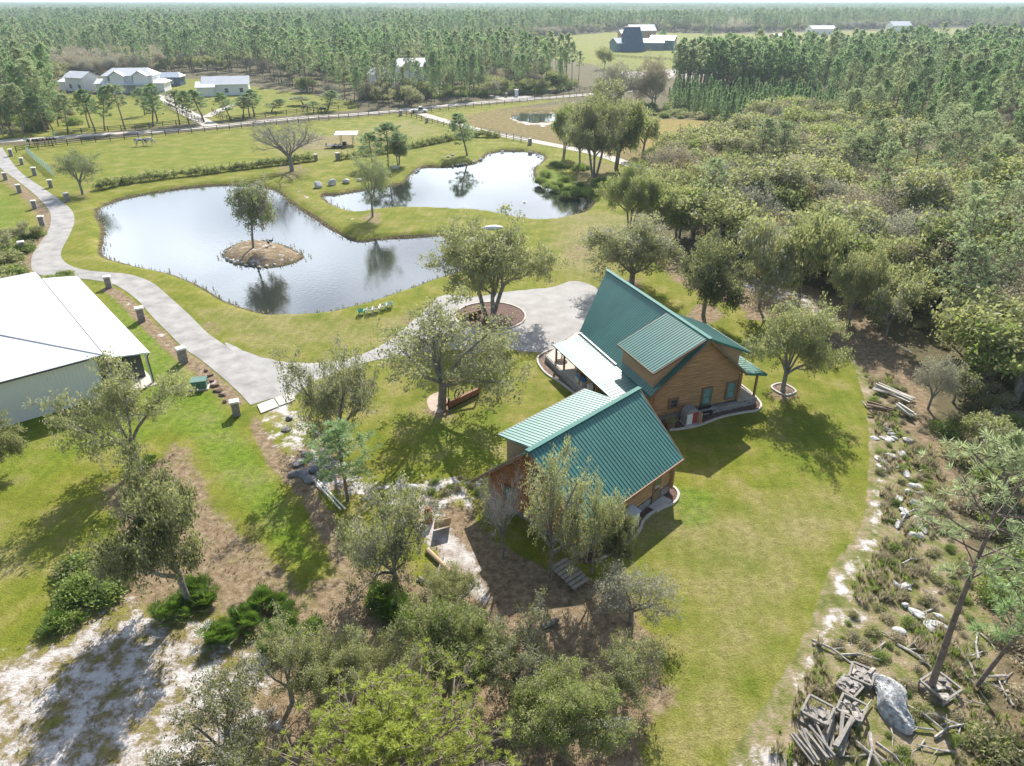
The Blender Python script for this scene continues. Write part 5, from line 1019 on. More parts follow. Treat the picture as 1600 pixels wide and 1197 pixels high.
# ------------------------------------------------------------------ pillars, fences, hedge
mbp = MB(); mbp.box(-.36, -.36, -.1, .36, .36, 1.45); shaft_me = mbp.mesh('shaft', m_pillar)
mbp = MB(); mbp.box(-.46, -.46, 1.45, .46, .46, 1.55).box(-.4, -.4, 1.55, .4, .4, 1.6); cap_me = mbp.mesh('cap', m_cap)
def pillar(px, py, label, group, s_=.9, rz=.6):
    b = P(px, py); rz += .25 * math.sin(px * 7.3); s_ *= 1 + .07 * math.sin(py * 3.1); e = empty('stone_pillar', b, rz, label, 'pillar', group)
    for nm, me in (('shaft', shaft_me), ('cap', cap_me)): o = obj(nm, me, e); o.scale = (s_, s_, s_)
    return e
def row(pts, what, group):
    for i, (x, y) in enumerate(pts): pillar(x, y, f'{ORD[i]} stone pillar {what}' if i else f'stone pillar {what}, the {ORD[0]} one', group)
row([(106, 315), (80, 293), (55, 274), (35, 257), (18, 244)], 'along the pond side of the straight drive, counted from the bend', 'stone pillars along the drive')
row([(37, 394), (67, 353), (55, 326), (31, 301), (9, 281)], 'along the outer side of the straight drive, counted from the bend', 'stone pillars along the drive')
row([(370, 648), (287, 566), (222, 501), (171, 449)], 'along the drive beside the white barn, counted from the house', 'stone pillars along the drive')
for x, y, lb in ((494, 251, 'stone pillar left of the pasture gate gap behind the boulders'), (528, 250, 'stone pillar right of the pasture gate gap behind the boulders'), (626, 181, 'stone pillar on the left of the farm track entrance'), (667, 192, 'first stone pillar down the farm track from the road'), (709, 203, 'second stone pillar down the farm track from the road'), (828, 226, 'stone pillar by the head of the small pond'),
                 (791, 152, 'stone gate pillar in front of the wood across the sand road')): pillar(x, y, lb, None)
o = MB().box(-.6, -.5, 0, .6, .5, 2.2).box(-.7, -.6, 2.2, .7, .6, 2.35).build('gate_pier', m_white, None, P(807, 151)); tag(o, 'white square gate pier at the wooded drive across the sand road', 'pillar')
o = empty('utility_box', P(313, 606), .25, 'green electric utility box on a pale pad beside the drive', 'utility box'); MB().box(-.75, -.6, 0, .75, .6, .12).build('pad', m_conc, o); ub = MB().box(-.62, -.48, .12, .62, .48, .78).box(-.66, -.52, .78, .66, .52, .86).build('cabinet', m_box, o); MB().box(-.02, -.5, .3, .02, -.482, .6).build('latch', m_gutter, ub)
post_me = MB().box(-.07, -.07, 0, .07, .07, 1.35).mesh('post', m_black)
def fence(pts_px, label, rails=(.45, .85, 1.22), sp_=3.2, mt=m_black, pme=None, name='rail_fence', rt=.04):
    pts = [np.array(P(*p)[:2]) for p in pts_px]; e = empty(name, (*pts[0], 0), 0, label, 'fence'); o0 = pts[0]; mb = MB(); ps = []
    for a, c in zip(pts[:-1], pts[1:]):
        L_ = np.linalg.norm(c - a); k = max(1, round(L_ / sp_))
        for i in range(k): ps.append(a + (c - a) * i / k)
        for z in rails: mb.bar((*(a - o0), z), (*(c - o0), z), rt, .12)
    ps.append(pts[-1]); mb.build('rails', mt, e)
    if len(ps) > 100: ps = ps[:100]
    for p in ps: obj('post', pme or post_me, e, (*(p - o0), 0))
    return e
fence([(26, 238), (60, 233), (150, 222), (300, 208)], 'black rail fence of the pond pasture along the sand road, left half')
fence([(300, 208), (450, 193), (560, 183), (624, 178)], 'black rail fence of the pond pasture along the sand road, right half')
fence([(85, 212), (190, 204), (316, 192)], 'black rail fence across the sand road in front of the left pasture')
fence([(316, 192), (285, 180), (258, 165)], 'black rail fence up the left side of the farm lane')
fence([(332, 176), (348, 186), (362, 189), (480, 176), (560, 168)], 'black rail fence across the sand road in front of the right pasture')
fence([(560, 170), (640, 164), (740, 155), (782, 151)], 'black rail fence in front of the wooded strip across the road')
fence([(812, 150), (880, 146), (930, 140)], 'black rail fence right of the white gate pier'); fence([(646, 178), (740, 168), (800, 162), (880, 153), (920, 149)], 'black rail fence between the sand road and the marsh')
fence([(628, 179), (667, 190), (712, 202), (780, 214), (826, 224)], 'low dark wire fence along the farm track', rails=(.5, .9), name='wire_fence')
fence([(95, 149), (165, 151), (230, 156)], 'black rail fence behind the left pasture in front of the white house'); fence([(940, 88), (1000, 92), (1080, 96)], 'thin rail fence in the far farm meadow')
fence([(390, 118), (470, 140), (560, 164)], 'dark fence at the back of the right pasture along the wood')
m_gf = M('pale_green_paint', (.42, .58, .52), .5, .08, 4); gpost = MB().box(-.06, -.06, 0, .06, .06, 1.5).mesh('post', m_gf)
fence([(43, 240), (56, 252), (75, 267), (84, 276)], 'pale green board fence beside the paved drive', rails=(.3, .7, 1.1, 1.4), mt=m_gf, pme=gpost, sp_=2.4, name='board_fence')
m_wpost = M('vine_stake', (.35, .28, .2), .8, .2, 4)
rg2 = np.random.default_rng(9)
vine_me = [make_bush(120 + i, n=26, r=.75, leaf=l_oak, m2=l_oakg, per=18, size=.1) for i in range(2)]
def hedge(line, sp_, label, group, smin=.7, smax=1.3):
    pts = smooth_line(PP(line), 12); acc = 0; out = []
    for a, c in zip(pts[:-1], pts[1:]):
        L_ = np.linalg.norm(c - a)
        while acc < L_: out.append(a + (c - a) * acc / L_); acc += sp_
        acc -= L_
    for p in out:
        e = empty('vine', (p[0], p[1], 0), rg2.uniform(0, 6), label, 'vine', group); obj('stake', stake_me, e); f = obj('foliage', vine_me[int(rg2.integers(2))], e, (0, 0, rg2.uniform(.1, .5))); s_ = rg2.uniform(smin, smax); f.scale = (s_, s_, s_ * 1.0)
stake_me = MB().box(-.04, -.04, 0, .04, .04, 1.7).mesh('stake', m_wpost)
hedge([(160, 296), (200, 287), (260, 279), (330, 271), (400, 262), (450, 256), (492, 250)], 1.5, 'bushy vine on a stake in the row between the large pond and the pasture', 'vines along the large pond', 1.0, 1.7)
hedge([(534, 249), (560, 245), (600, 240), (650, 230), (700, 220), (735, 214), (780, 215)], 1.6, 'bushy vine on a stake in the row behind the small pond', 'vines behind the small pond', 1.0, 1.6)

# ------------------------------------------------------------------ garden furniture, boulders and small things
def chair(px, py, rz, mt, label, parts2=None):
    e = empty('garden_chair', P(px, py), rz, label, 'chair', 'garden chairs by the large pond'); e.scale = (.86, .86, .9); s = MB()
    for i in range(5): s.obox((-.0 + .12 * (i - 2) * 1.0, 0, .36 - .02 * (i - 2)), (.1, .56, .03), 0)
    s.build('seat', mt, e); bk = MB()
    for i in range(5): y = (i - 2) * .12; bk.bar((-.27, y, .34), (-.56, y * 1.25, 1.0 - .03 * abs(i - 2)), .1, .025)
    bk.build('backrest', parts2 or mt, e)
    for sd in (-1, 1):
        MB().box(-.42, sd * .36 - .07, .56, .34, sd * .36 + .07, .59).build('armrest', mt, e); MB().box(.24, sd * .33 - .04, 0, .32, sd * .33 + .04, .56).build('leg', mt, e); MB().bar((-.5, sd * .33, .0), (.1, sd * .33, .34), .04, .1).build('leg', mt, e)
    return e
for i, (x, y, mt, lb) in enumerate([(565, 491, m_teal2, 'turquoise garden chair at the left end of the row by the large pond'), (578, 489, m_whitep, 'white garden chair next to the turquoise one in the pond row'), (588, 487, m_whitep, 'white garden chair in the middle of the pond row'),
        (599, 483, m_whitep, 'white garden chair between the middle and the turquoise right-end chair'), (609, 480, m_teal2, 'turquoise and white garden chair at the right end of the pond row')]):
    chair(x, y, 1.75 + .1 * (i - 2), mt, lb, m_whitep if i == 4 else None)
def boulder(px, py, sx, sy, sz, label, seed, cat='boulder', mt=m_boul, z=0., group=None, name='boulder', w=None):
    bm = bmesh_ico(3); r_ = np.random.default_rng(seed); v = bm[0].copy(); n1 = r_.normal(size=(7, 3)); n1 /= np.linalg.norm(n1, axis=1)[:, None]
    for q in n1: d = v @ q; v -= np.clip(d - r_.uniform(.6, .85), 0, 1)[:, None] * q
    v *= np.array([sx, sy, sz]) / 2; v[:, 2] += sz * .28; o = obj(name, mesh_np(name, v, bm[1], mt), None, w or P(px, py, z), (0, 0, r_.uniform(0, 6))); return tag(o, label, cat, group)
def bmesh_ico(sub):
    import bmesh
    bm = bmesh.new(); bmesh.ops.create_icosphere(bm, subdivisions=sub, radius=1); v = np.array([tuple(a.co) for a in bm.verts]); f = np.array([[a.index for a in p.verts] for p in bm.faces]); bm.free(); return v, f
_i3 = bmesh_ico(3); bmesh_ico = lambda s_: _i3
for i, (x, y, a, c, h, lb) in enumerate([(497, 293, 1.9, 1.5, 1.5, 'pale boulder at the left end of the pond boulder row'), (520, 289, 1.9, 1.4, 1.4, 'pale boulder second from the left in the pond boulder row'), (541, 286, 1.8, 1.2, 1.2, 'pale boulder right of the second in the pond boulder row'), (561, 283, 1.2, 1., .8, 'small pale boulder behind the thin-leaved tree'),
        (594, 279, 1., .9, .9, 'small pale boulder below the three pines'), (607, 272, 1.3, .9, 1.0, 'pale boulder between the three pines and the water'), (618, 264, 1.6, 1.0, .9, 'pale boulder nearest the three pines'), (700, 246, 1.1, .8, .6, 'flat grey rock left of the lone pine'), (708, 243, .9, .8, .5, 'small grey rock left of the lone pine')]): boulder(x, y, a, c, h, lb, 300 + i)
rr = np.random.default_rng(4)
for i in range(26):     # rocks set along the shore of the small pond and round the island
    t = [(640, 276), (655, 265), (680, 262), (705, 261), (735, 256), (752, 250), (764, 242), (785, 238), (805, 236), (836, 240), (850, 249)]; k = rr.uniform(0, 9.99); j = int(k); x = t[j][0] + (t[j + 1][0] - t[j][0]) * (k - j); y = t[j][1] + (t[j + 1][1] - t[j][1]) * (k - j) - 1
    boulder(x, y, rr.uniform(.4, .9), rr.uniform(.3, .6), rr.uniform(.25, .45), 'small rock of the shoreline edging the small pond', 400 + i, 'rock', z=-.4, group='rocks along the small pond', name='shore_rock')
for i in range(34):
    k = rr.uniform(0, 1) * len(island); p = island[int(k)]; pc = island.mean(0) if hasattr(island, 'mean') else np.mean(np.array(island), 0); q = p + (pc - p) * rr.uniform(.02, .16)
    boulder(0, 0, rr.uniform(.3, .8), rr.uniform(.3, .5), rr.uniform(.2, .45), 'small rock of the stony rim of the pond island', 450 + i, 'rock', group='rocks around the island', name='shore_rock', w=(q[0], q[1], WZ + .05))
# goose on the island and low grass clumps
def bird(px, py, z, rz, label, dark=m_iron):
    e = empty('goose', P(px, py, z), rz, label, 'bird'); v, f = _i3; b_ = v * np.array([.32, .16, .15]); b_[:, 2] += .36; b_[:, 2] += np.clip(-b_[:, 0], 0, 1) * .2; mb = MB(); mb.add(b_, [tuple(q) for q in f])
    mb.tube((.22, 0, .42), (.33, 0, .72), .06, .035).tube((.31, 0, .72), (.47, 0, .7), .05, .015)
    mb.tube((0, .06, 0), (.0, .06, .26), .015).tube((0, -.06, 0), (0, -.06, .26), .015); mb.build('body', dark, e); return e
bird(420, 383, .35, 2.4, 'dark goose standing on the pond island near the tree'); bird(424, 380, .35, .6, 'second dark goose just behind the first on the island')
# rusty swing under the middle oak
b0, b1 = P(701, 640), P(750, 616); dv = (b1 - b0); rzf = math.atan2(dv.y, dv.x); Lf = dv.length
fr = empty('garden_swing', b0, rzf, 'rusty steel swing frame with curved top rail and spoked wheel under the open oak', 'swing')
MB().bar((0, 0, .45), (Lf, 0, .45), .22, .5).build('beam', m_rust, fr); MB().bar((0, 0, .1), (Lf, 0, .1), .12, .12).build('foot_rail', m_iron, fr)
for x, h_ in ((.05, 1.1), (Lf - .05, 1.9)): MB().box(x - .06, -.06, 0, x + .06, .06, h_).build('post', m_iron, fr)
tr = MB(); n_ = 10
for i in range(n_):
    f0, f1 = i / n_, (i + 1) / n_; yy = lambda t: 1.5 + .35 * math.sin(t * math.pi * 1.0) * (1 if t < .5 else .9); X0, X1 = Lf * (.25 + .75 * f0), Lf * (.25 + .75 * f1); tr.bar((X0, .9 - .9 * f0, 1.95 - .18 * math.sin(f0 * math.pi)), (X1, .9 - .9 * f1, 1.95 - .18 * math.sin(f1 * math.pi)), .1, .22)
tr.build('top_rail', m_rust, fr); MB().bar((.0, 0, .9), (Lf * .25, .9, 1.95), .08, .12).bar((.1, 1.2, 0), (Lf * .25, .9, 1.95), .08, .12).bar((0, .2, .4), (.5, 1.6, .6), .25, .3).build('brace', m_rust, fr)
wh = MB(); cw = Vector((Lf * .42, .35, .75))
for i in range(20): a, c = 2 * math.pi * i / 20, 2 * math.pi * (i + 1) / 20; wh.bar(cw + Vector((math.cos(a) * .5, 0, math.sin(a) * .5)), cw + Vector((math.cos(c) * .5, 0, math.sin(c) * .5)), .07, .07)
for i in range(8): a = 2 * math.pi * i / 8; wh.bar(cw, cw + Vector((math.cos(a) * .5, 0, math.sin(a) * .5)), .04, .04)
wh.build('wheel', m_iron, fr)
sheet('tree_bed', smooth_poly(PP([(668, 622), (690, 612), (700, 628), (690, 645), (672, 640)]), 4), .012, M('bare_sand', (.5, .38, .3), .95, .2, 2)) 
# rusty tank-like log / driftwood in the round bed
e = empty('driftwood', P(738, 497), .3, 'reddish weathered stump lying in the round tree bed', 'stump'); mb = MB(); mb.tube((-1.1, 0, .3), (1., .2, .5), .45, .3, 9); [mb.tube((x, .1, .45), (x + .3, .8 * s_, 1. + .2 * s_), .14, .04, 6) for x, s_ in ((-.8, 1), (.2, -1), (.7, 1), (-.3, -1))]; mb.build('wood', m_rust, e)
# sandy pillared barbecue cabinet and small things by the house
def hl(a, y, z=0.): return hs.matrix_basis @ Vector((a, y, z)) if False else Vector((15.35 + a * math.cos(1.94) - y * math.sin(1.94), 50.08 + a * math.sin(1.94) + y * math.cos(1.94), z))
def gl(a, y, z=0.): return Vector((.94 + a * math.cos(.78) - y * math.sin(.78), 35.97 + a * math.sin(.78) + y * math.cos(.78), z))
e = empty('pump_shed', hl(-.75, 1.45), 1.94, 'small arched grey cabinet with an open door against the gable wall', 'cabinet')
ar = [(-.55 * math.cos(t), 1.0 + .42 * math.sin(t)) for t in np.linspace(0, math.pi, 11)]; prof = [(-.55, .06)] + ar + [(.55, .06)]
bx = MB(); k = len(prof); vs = [(x_, p[0], p[1]) for x_ in (-.35, .45) for p in prof]; bx.add(vs, [tuple(range(k - 1, -1, -1)), tuple(range(k, 2 * k))] + [(i, (i + 1) % k, k + (i + 1) % k, k + i) for i in range(k)]); bx.build('body', M('shed_grey', (.28, .29, .30), .6, .1, 2), e)
MB().box(-.37, .0, .1, -.352, .5, 1.0).build('door', m_whitep, e); MB().box(-.372, -.45, .15, -.351, -.02, 1.1).build('opening', m_red, e); MB().obox((-.55, -.58, .6), (.5, .05, 1.1), 0).build('door', m_tan, e); MB().box(-.8, -.7, 0, .45, .65, .06).build('plinth', m_conc, e)
e = empty('barrel_planter', hl(-.8, 3.2), 0, 'half barrel with plants at the house corner', 'planter'); MB().tube((0, 0, 0), (0, 0, .5), .3, .36, 14).build('tub', m_trim, e); o = obj('plant', BUSH[1], e, (0, 0, .45)); o.scale = (.5, .5, .5)
e = empty('bench', hl(-.35, -.35), 1.94, 'dark bench against the log gable beside the arched cabinet', 'bench'); MB().box(-.2, -.6, .38, .2, .6, .44).build('seat', m_iron, e); MB().box(.16, -.6, .44, .2, .6, .8).build('backrest', m_iron, e); [MB().box(-.18, y - .03, 0, .18, y + .03, .38).build('leg', m_iron, e) for y in (-.5, .5)]
def rocker(a, y, rz, mt, label, cm=None):
    e = empty('porch_chair', hl(a, y, .6), rz, label, 'chair'); MB().box(-.28, -.28, .36, .28, .28, .44).build('seat', mt, e); MB().obox((-.3, 0, .78), (.06, .56, .75), 0, tilt=('Y', -.2)).build('backrest', mt, e)
    for s_ in (-1, 1): MB().box(-.26, s_ * .27 - .03, .05, .26, s_ * .27 + .03, .36).box(-.4, s_ * .27 - .03, 0, .4, s_ * .27 + .03, .06).build('rocker', mt, e); MB().box(-.28, s_ * .3 - .04, .6, .3, s_ * .3 + .04, .64).build('armrest', mt, e)
    if cm: MB().box(-.25, -.25, .441, .25, .25, .5).build('cushion', cm, e)
rocker(9.2, 6.2, 2.2, m_post, 'brown wooden rocking chair at the far end of the covered porch'); rocker(8.2, 6.4, 2.6, m_post, 'rocking chair with a red cushion on the covered porch', m_red); rocker(6.6, 6.6, 1.2, m_tan, 'light wooden chair with a white cushion on the covered porch', m_whitep); rocker(5.2, 6.3, 1.8, m_post, 'brown chair near the garage end of the covered porch'); rocker(3.9, 6.7, 1.2, m_iron, 'black chair at the garage end of the covered porch')
e = empty('porch_bench', hl(7.6, 7.1, .6), 1.94, 'low porch bench with blue cushions beside the porch edge', 'bench'); MB().box(-.7, -.25, 0, .7, .25, .35).build('base', m_conc, e); MB().box(-.65, -.22, .35, .05, .22, .5).box(.1, -.22, .35, .65, .22, .48).build('cushion', m_blue, e)
e = empty('round_table', hl(12.6, 6.6, .6), 0, 'white round table at the open end of the porch', 'table'); MB().tube((0, 0, .66), (0, 0, .72), .6, .6, 20).build('tabletop', m_whitep, e); MB().tube((0, 0, 0), (0, 0, .66), .08, .08).build('leg', m_whitep, e)
for i, (a, y, mt, lb) in enumerate([(6.0, 7.0, m_whitep, 'white bag on the porch floor by the middle post'), (4.6, 7.0, m_tan, 'tan box on the porch floor near the garage'), (5.6, 5.8, m_iron, 'dark grill-like box on the porch near the house wall')]): tag(MB().box(-.25, -.22, 0, .25, .22, .5).box(-.2, -.18, .5, .2, .18, .58).build('storage_box', mt, None, hl(a, y, .6), (0, 0, i)), lb, 'box')
e = empty('cabinet', gl(4.55, -4.75), .78, 'grey-white metal cabinet standing against the garage back wall', 'cabinet'); MB().box(-.65, -.3, 0, .65, .3, 1.25).build('body', M('cabinet_grey', (.33, .36, .37), .5, .1, 2), e); MB().slab([(-.7, -.38, 1.26), (.7, -.38, 1.26), (.7, .36, 1.42), (-.7, .36, 1.42)], .05).build('lid', M('lid_grey', (.5, .54, .56), .5, .1, 2), e); MB().box(.05, -.33, .1, .6, -.302, 1.2).box(-.6, -.33, .1, .0, -.302, 1.2).build('door', m_whitep, e)
e = empty('pallet', P(890, 905), .7, 'dark weathered timber pallet leaning behind the garage', 'pallet'); mb = MB(); [mb.obox((0, -.9 + .3 * i, .35 + .04 * i), (1.3, .22, .05), 0, tilt=('X', .15)) for i in range(7)]; mb.build('boards', m_grey, e); MB().obox((-.5, 0, .4), (.08, 2.1, .1), 0, tilt=('X', .15)).obox((.5, 0, .4), (.08, 2.1, .1), 0, tilt=('X', .15)).build('bearer', m_grey, e)
# timbers, boards, pipes in the yard
def logp(a, c, r_, label, mt=m_grey, z=.15, cat='log', name='fallen_log'):
    p0, p1 = P(*a), P(*c); return tag(MB().tube((0, 0, z), (p1.x - p0.x, p1.y - p0.y, z + .05), r_, r_ * .8, 9).build(name, mt, None, p0), label, cat)
logp((668, 862), (704, 897), .16, 'thick pale log lying in the sandy yard', m_tan); logp((682, 905), (694, 868), .07, 'thin pale pole crossing the thick log', m_grey); logp((655, 905), (672, 918), .1, 'short log end left of the thick pale log', m_grey); logp((674, 968), (705, 998), .14, 'dark charred log behind the small round oak', m_iron); logp((846, 983), (872, 972), .17, 'dark log at the shade edge behind the garage', m_bark); logp((800, 1050), (830, 1075), .1, 'dark pole near the blue tarpaulin', m_bark)
logp((493, 755), (533, 800), .06, 'left white pipe at the end of the broken drive', m_whitep, cat='pipe', name='pipe'); logp((497, 753), (540, 799), .06, 'right white pipe at the end of the broken drive', m_whitep, cat='pipe', name='pipe')
tag(MB().obox((0, 0, .55), (1.1, .08, 1.0), .4, tilt=('X', .4)).build('panel', m_tan, None, P(692, 828)), 'tan board leaning up in the sandy yard', 'board'); tag(MB().obox((0, 0, .5), (.5, .5, .9), .2).obox((0, 0, 1.), (.3, .3, .3), .2).build('crate', m_rust, None, P(670, 815)), 'rust-coloured stacked crates in the sandy yard', 'crate')
boulder(646, 764, .8, .7, .5, 'round white rock in the grassy end of the sandy yard', 71)
for i, (x, y, s_) in enumerate([(468, 725, 1.1), (475, 742, 1.3), (490, 735, 1.), (460, 742, .9), (485, 752, 1.), (500, 745, .8), (505, 722, .9), (478, 712, .8), (448, 672, .8), (452, 655, .6)]): boulder(x, y, s_, s_ * .8, .45, 'grey slab-like rock in the broken end of the paved drive', 80 + i, 'rock', M('grey_slab_rock', (.25, .24, .24), .9, .25, 3) if i == 0 else bpy.data.materials['grey_slab_rock'], group='rocks at the end of the drive', name='slab_rock')
# blue tarp, white bench-like tank, picnic crates and stone pallets at lower right
v, f = _i3; tv = v * np.array([.45, .7, .28]); tv += (np.random.default_rng(3).normal(size=tv.shape)) * .035; tv[:, 2] += .3; tag(obj('tarpaulin', mesh_np('tarpaulin', tv, f, m_blue), None, P(843, 1072), (0, 0, .2)), 'crumpled bright blue tarpaulin between the bottom oaks', 'tarpaulin')
e = empty('concrete_bench', P(946, 1140), .05, 'pale bench-like slab under the grey oak at the bottom', 'bench'); MB().box(-1.2, -.25, .42, 1.2, .25, .52).build('seat', m_rock, e); [MB().box(x - .12, -.2, 0, x + .12, .2, .42).build('leg', m_rock, e) for x in (-.85, .85)]
def crate(px, py, rz, label, s_=1., stones=True, hgt=.8):
    e = empty('stone_crate', P(px, py), rz, label, 'crate'); fr_ = MB(); a = .55 * s_
    for sd in (-1, 1): fr_.box(-a, sd * a - .05, hgt - .1, a, sd * a + .05, hgt).box(sd * a - .05, -a + .05, hgt - .1, sd * a + .05, a - .05, hgt - .002)
    for x in (-1, 1):
        for y in (-1, 1): fr_.box(x * a - .04, y * a - .04, .1, x * a + .04, y * a + .04, hgt - .1)
    fr_.build('frame', m_grey, e); MB().box(-a, -a, 0, a, a, .12).build('base', m_grey, e); st = MB(); r_ = np.random.default_rng(int(px))
    for i in range(14): st.obox((r_.uniform(-a, a) * .75, r_.uniform(-a, a) * .75, .12 + r_.uniform(.1, hgt * .7)), (r_.uniform(.2, .5), r_.uniform(.12, .3), r_.uniform(.06, .15)), r_.uniform(0, 3), 0, ('X', r_.uniform(-.5, .5)))
    st.build('stones', m_rock, e); return e
crate(1273, 1125, .9, 'open wooden crate nearest the lawn at lower right', 1.05); crate(1327, 1117, .9, 'open wooden crate of gravelly stones right of the first crate', 1., hgt=.6); crate(1344, 1060, 1.0, 'small pallet of rubble uppermost of the crates', .95, hgt=.4); crate(1325, 1078, .7, 'broken pallet of slats between the crates', .85, hgt=.35); crate(1466, 1080, .5, 'pallet of pinkish building stone by the leaning pine', 1.2, hgt=.5)
def pile(px, py, n_, L_, r_, label, rz, mt=m_grey, bw=.16):
    e = empty('timber_pile', P(px, py), rz, label, 'timber pile'); q = np.random.default_rng(n_ + int(px))
    for i in range(n_): x = q.uniform(-r_, r_); z = .1 + q.uniform(0, .55); a_ = q.uniform(-.25, .25); MB().bar((x - math.sin(a_) * L_ / 2, -math.cos(a_) * L_ / 2, z), (x + math.sin(a_) * L_ / 2, math.cos(a_) * L_ / 2, z + q.uniform(-.1, .25)), bw, bw * .8).build('timber', mt, e)
    return e
pile(1305, 1150, 10, 2.0, .55, 'pile of pale square posts below the wooden crates', -.65); pile(1268, 1175, 16, 1.5, .6, 'heap of broken timber at the bottom right of the lawn', .3, bw=.1); pile(1395, 620, 9, 3.2, .5, 'stack of long white boards near the sandy path', .75, m_conc, .12); pile(1372, 646, 6, 2., .35, 'small stack of reddish boards in the weeds', 1.2, m_trim, .12); pile(1413, 648, 5, 1.6, .4, 'short pale boards beside the weeds', .4, m_conc)
import bmesh as _bm; _b = _bm.new(); _bm.ops.create_icosphere(_b, subdivisions=5, radius=1); v = np.array([tuple(a.co) for a in _b.verts]); f = np.array([[a.index for a in p.verts] for p in _b.faces]); _b.free()
hv = v.copy() * np.array([.7, 1.7, .75]); hv += np.random.default_rng(8).normal(size=hv.shape) * .012; hv[:, 2] *= np.where(hv[:, 2] < 0, .2, 1); hv[:, 2] += .1 + .10 * np.sin(9 * hv[:, 0] + 2.5 * hv[:, 1]) * (hv[:, 2] > .1) + .12 * np.sin(2.3 * hv[:, 1] + 1); hv[:, 0] += .12 * np.sin(3.1 * hv[:, 1])
tag(obj('tarp_mound', mesh_np('tarp_mound', hv, f, M('grey_tarp', (.24, .24, .235), .8, .4, 4, .6, 12, c2=(.58, .59, .59), detail=8)), None, P(1392, 1100), (0, 0, -.05)), 'tall mound covered with a torn silver-grey tarpaulin', 'tarpaulin mound')
for i in range(46):
    t = rr.random(); cl = [(1385, 690), (1400, 715), (1408, 740), (1425, 770), (1380, 730), (1398, 680), (1420, 800), (1430, 830)] if i < 34 else [(1415, 920), (1440, 955), (1460, 975), (1400, 985)]
    x, y = cl[int(rr.integers(len(cl)))]; boulder(x + rr.normal() * 11, y + rr.normal() * 9, rr.uniform(.35, 1.1), rr.uniform(.3, .7), rr.uniform(.15, .4), 'pale flat stone in the rubble strip between lawn and path' if i < 34 else 'white rubble stone in the heap near the leaning pine', 500 + i, 'rock', group='rubble strip stones' if i < 34 else 'white rubble heap', name='rubble_stone')
stick_me = MB().tube((-.9, 0, .1), (-.1, .12, .16), .07, .055, 6).tube((-.1, .12, .16), (.9, 0, .08), .055, .025, 6).tube((-.1, .12, .16), (.3, .55, .25), .03, .012, 5).mesh('branch', m_twig); rs = np.random.default_rng(12)
for i in range(60):
    t = rs.random(); cl = [(1395, 600), (1410, 700), (1425, 800), (1400, 880), (1430, 950), (1400, 1010), (1350, 1030), (1480, 1000), (1500, 1120), (1430, 1160), (1330, 1180), (1550, 1060)] if i < 48 else [(720, 900), (690, 940), (640, 980), (740, 960)]; x, y = cl[int(rs.integers(len(cl)))]
    p = P(x + rs.normal() * 26, y + rs.normal() * 26); o = obj('fallen_branch', stick_me, None, p, (0, rs.uniform(-.1, .1), rs.uniform(0, 6.28))); q = rs.uniform(.4, 1.3); o.scale = (q, q, q * rs.uniform(.6, 1.3)); tag(o, 'pale fallen branch lying in the rough strip right of the lawn' if i < 48 else 'pale fallen branch lying on the bare ground below the sandy yard', 'branch', 'fallen branches of the rough strip' if i < 48 else 'fallen branches in the yard')
# horses, canopy with wagon, road clutter, parked vehicles
def horse(px, py, rz, coat, label, mane=m_iron, graze=True, s_=1.):
    e = empty('horse', P(px, py), rz, label, 'horse'); e.scale = (s_,) * 3; me = bpy.data.meshes.new('body'); J, Ed, R_ = [], [], []
    def j(p, r, par=None): J.append(p); R_.append(r); (Ed.append((par, len(J) - 1)) if par is not None else None); return len(J) - 1
    pel = j((-.55, 0, 1.22), .27); mid = j((-.1, 0, 1.17), .29, pel); che = j((.42, 0, 1.2), .27, mid)
    nk = j((.72, 0, 1.2 if graze else 1.5), .16, che); nk2 = j((.98, 0, .82 if graze else 1.8), .12, nk); hd = j((1.1, 0, .55 if graze else 1.85), .11, nk2); mz = j((1.2 if graze else 1.45, 0, .22 if graze else 1.65), .065, hd)
    ta = j((-.85, 0, 1.2), .06, pel); j((-.98, 0, .7), .05, ta)
    for sy in (-1, 1):
        a = j((.45, sy * .15, .95), .12, che); b_ = j((.47 + .04 * sy, sy * .15, .5), .065, a); c = j((.46 + .04 * sy, sy * .15, .12), .045, b_); j((.5 + .04 * sy, sy * .15, .03), .055, c)
        a = j((-.6, sy * .16, .92), .15, pel); b_ = j((-.5 + .05 * sy, sy * .16, .68), .09, a); c = j((-.7 + .05 * sy, sy * .16, .48), .06, b_); d_ = j((-.66 + .05 * sy, sy * .16, .12), .045, c); j((-.62 + .05 * sy, sy * .16, .03), .055, d_)
        j((hd and J[hd][0] - .02, sy * .05, J[hd][2] + .14), .025, hd)
    me.from_pydata(J, Ed, []); o = obj('body', me, e); sk = o.modifiers.new('skin', 'SKIN'); sk.use_smooth_shade = True
    for i, r_ in enumerate(R_): me.skin_vertices[0].data[i].radius = (r_, r_)
    me.skin_vertices[0].data[0].use_root = True; o.modifiers.new('sub', 'SUBSURF').levels = 1; me.materials.append(coat)
    mn = MB(); mn.slab([(.5, .0, 1.5), (.78, 0, 1.38 if graze else 1.7), (1.02, 0, .92 if graze else 1.95), (.9, 0, .9 if graze else 1.8)], .03) if False else mn.tube((.55, 0, 1.42), (1.0, 0, .9 if graze else 1.92), .06, .04, 6); mn.build('mane', mane, e); MB().tube((-.9, 0, 1.2), (-1.0, 0, .55), .07, .03, 6).build('tail', mane, e); return e
m_pinto = M('pinto_coat', (.03, .025, .02), .6, .2, 1.6, c2=(.85, .82, .78), detail=0); m_bay = M('bay_coat', (.16, .07, .03), .55, .2, 3); m_blk = M('black_coat', (.02, .02, .022), .5, .2, 3); m_cream = M('pale_coat', (.45, .38, .3), .6, .3, 2, c2=(.8, .76, .7))
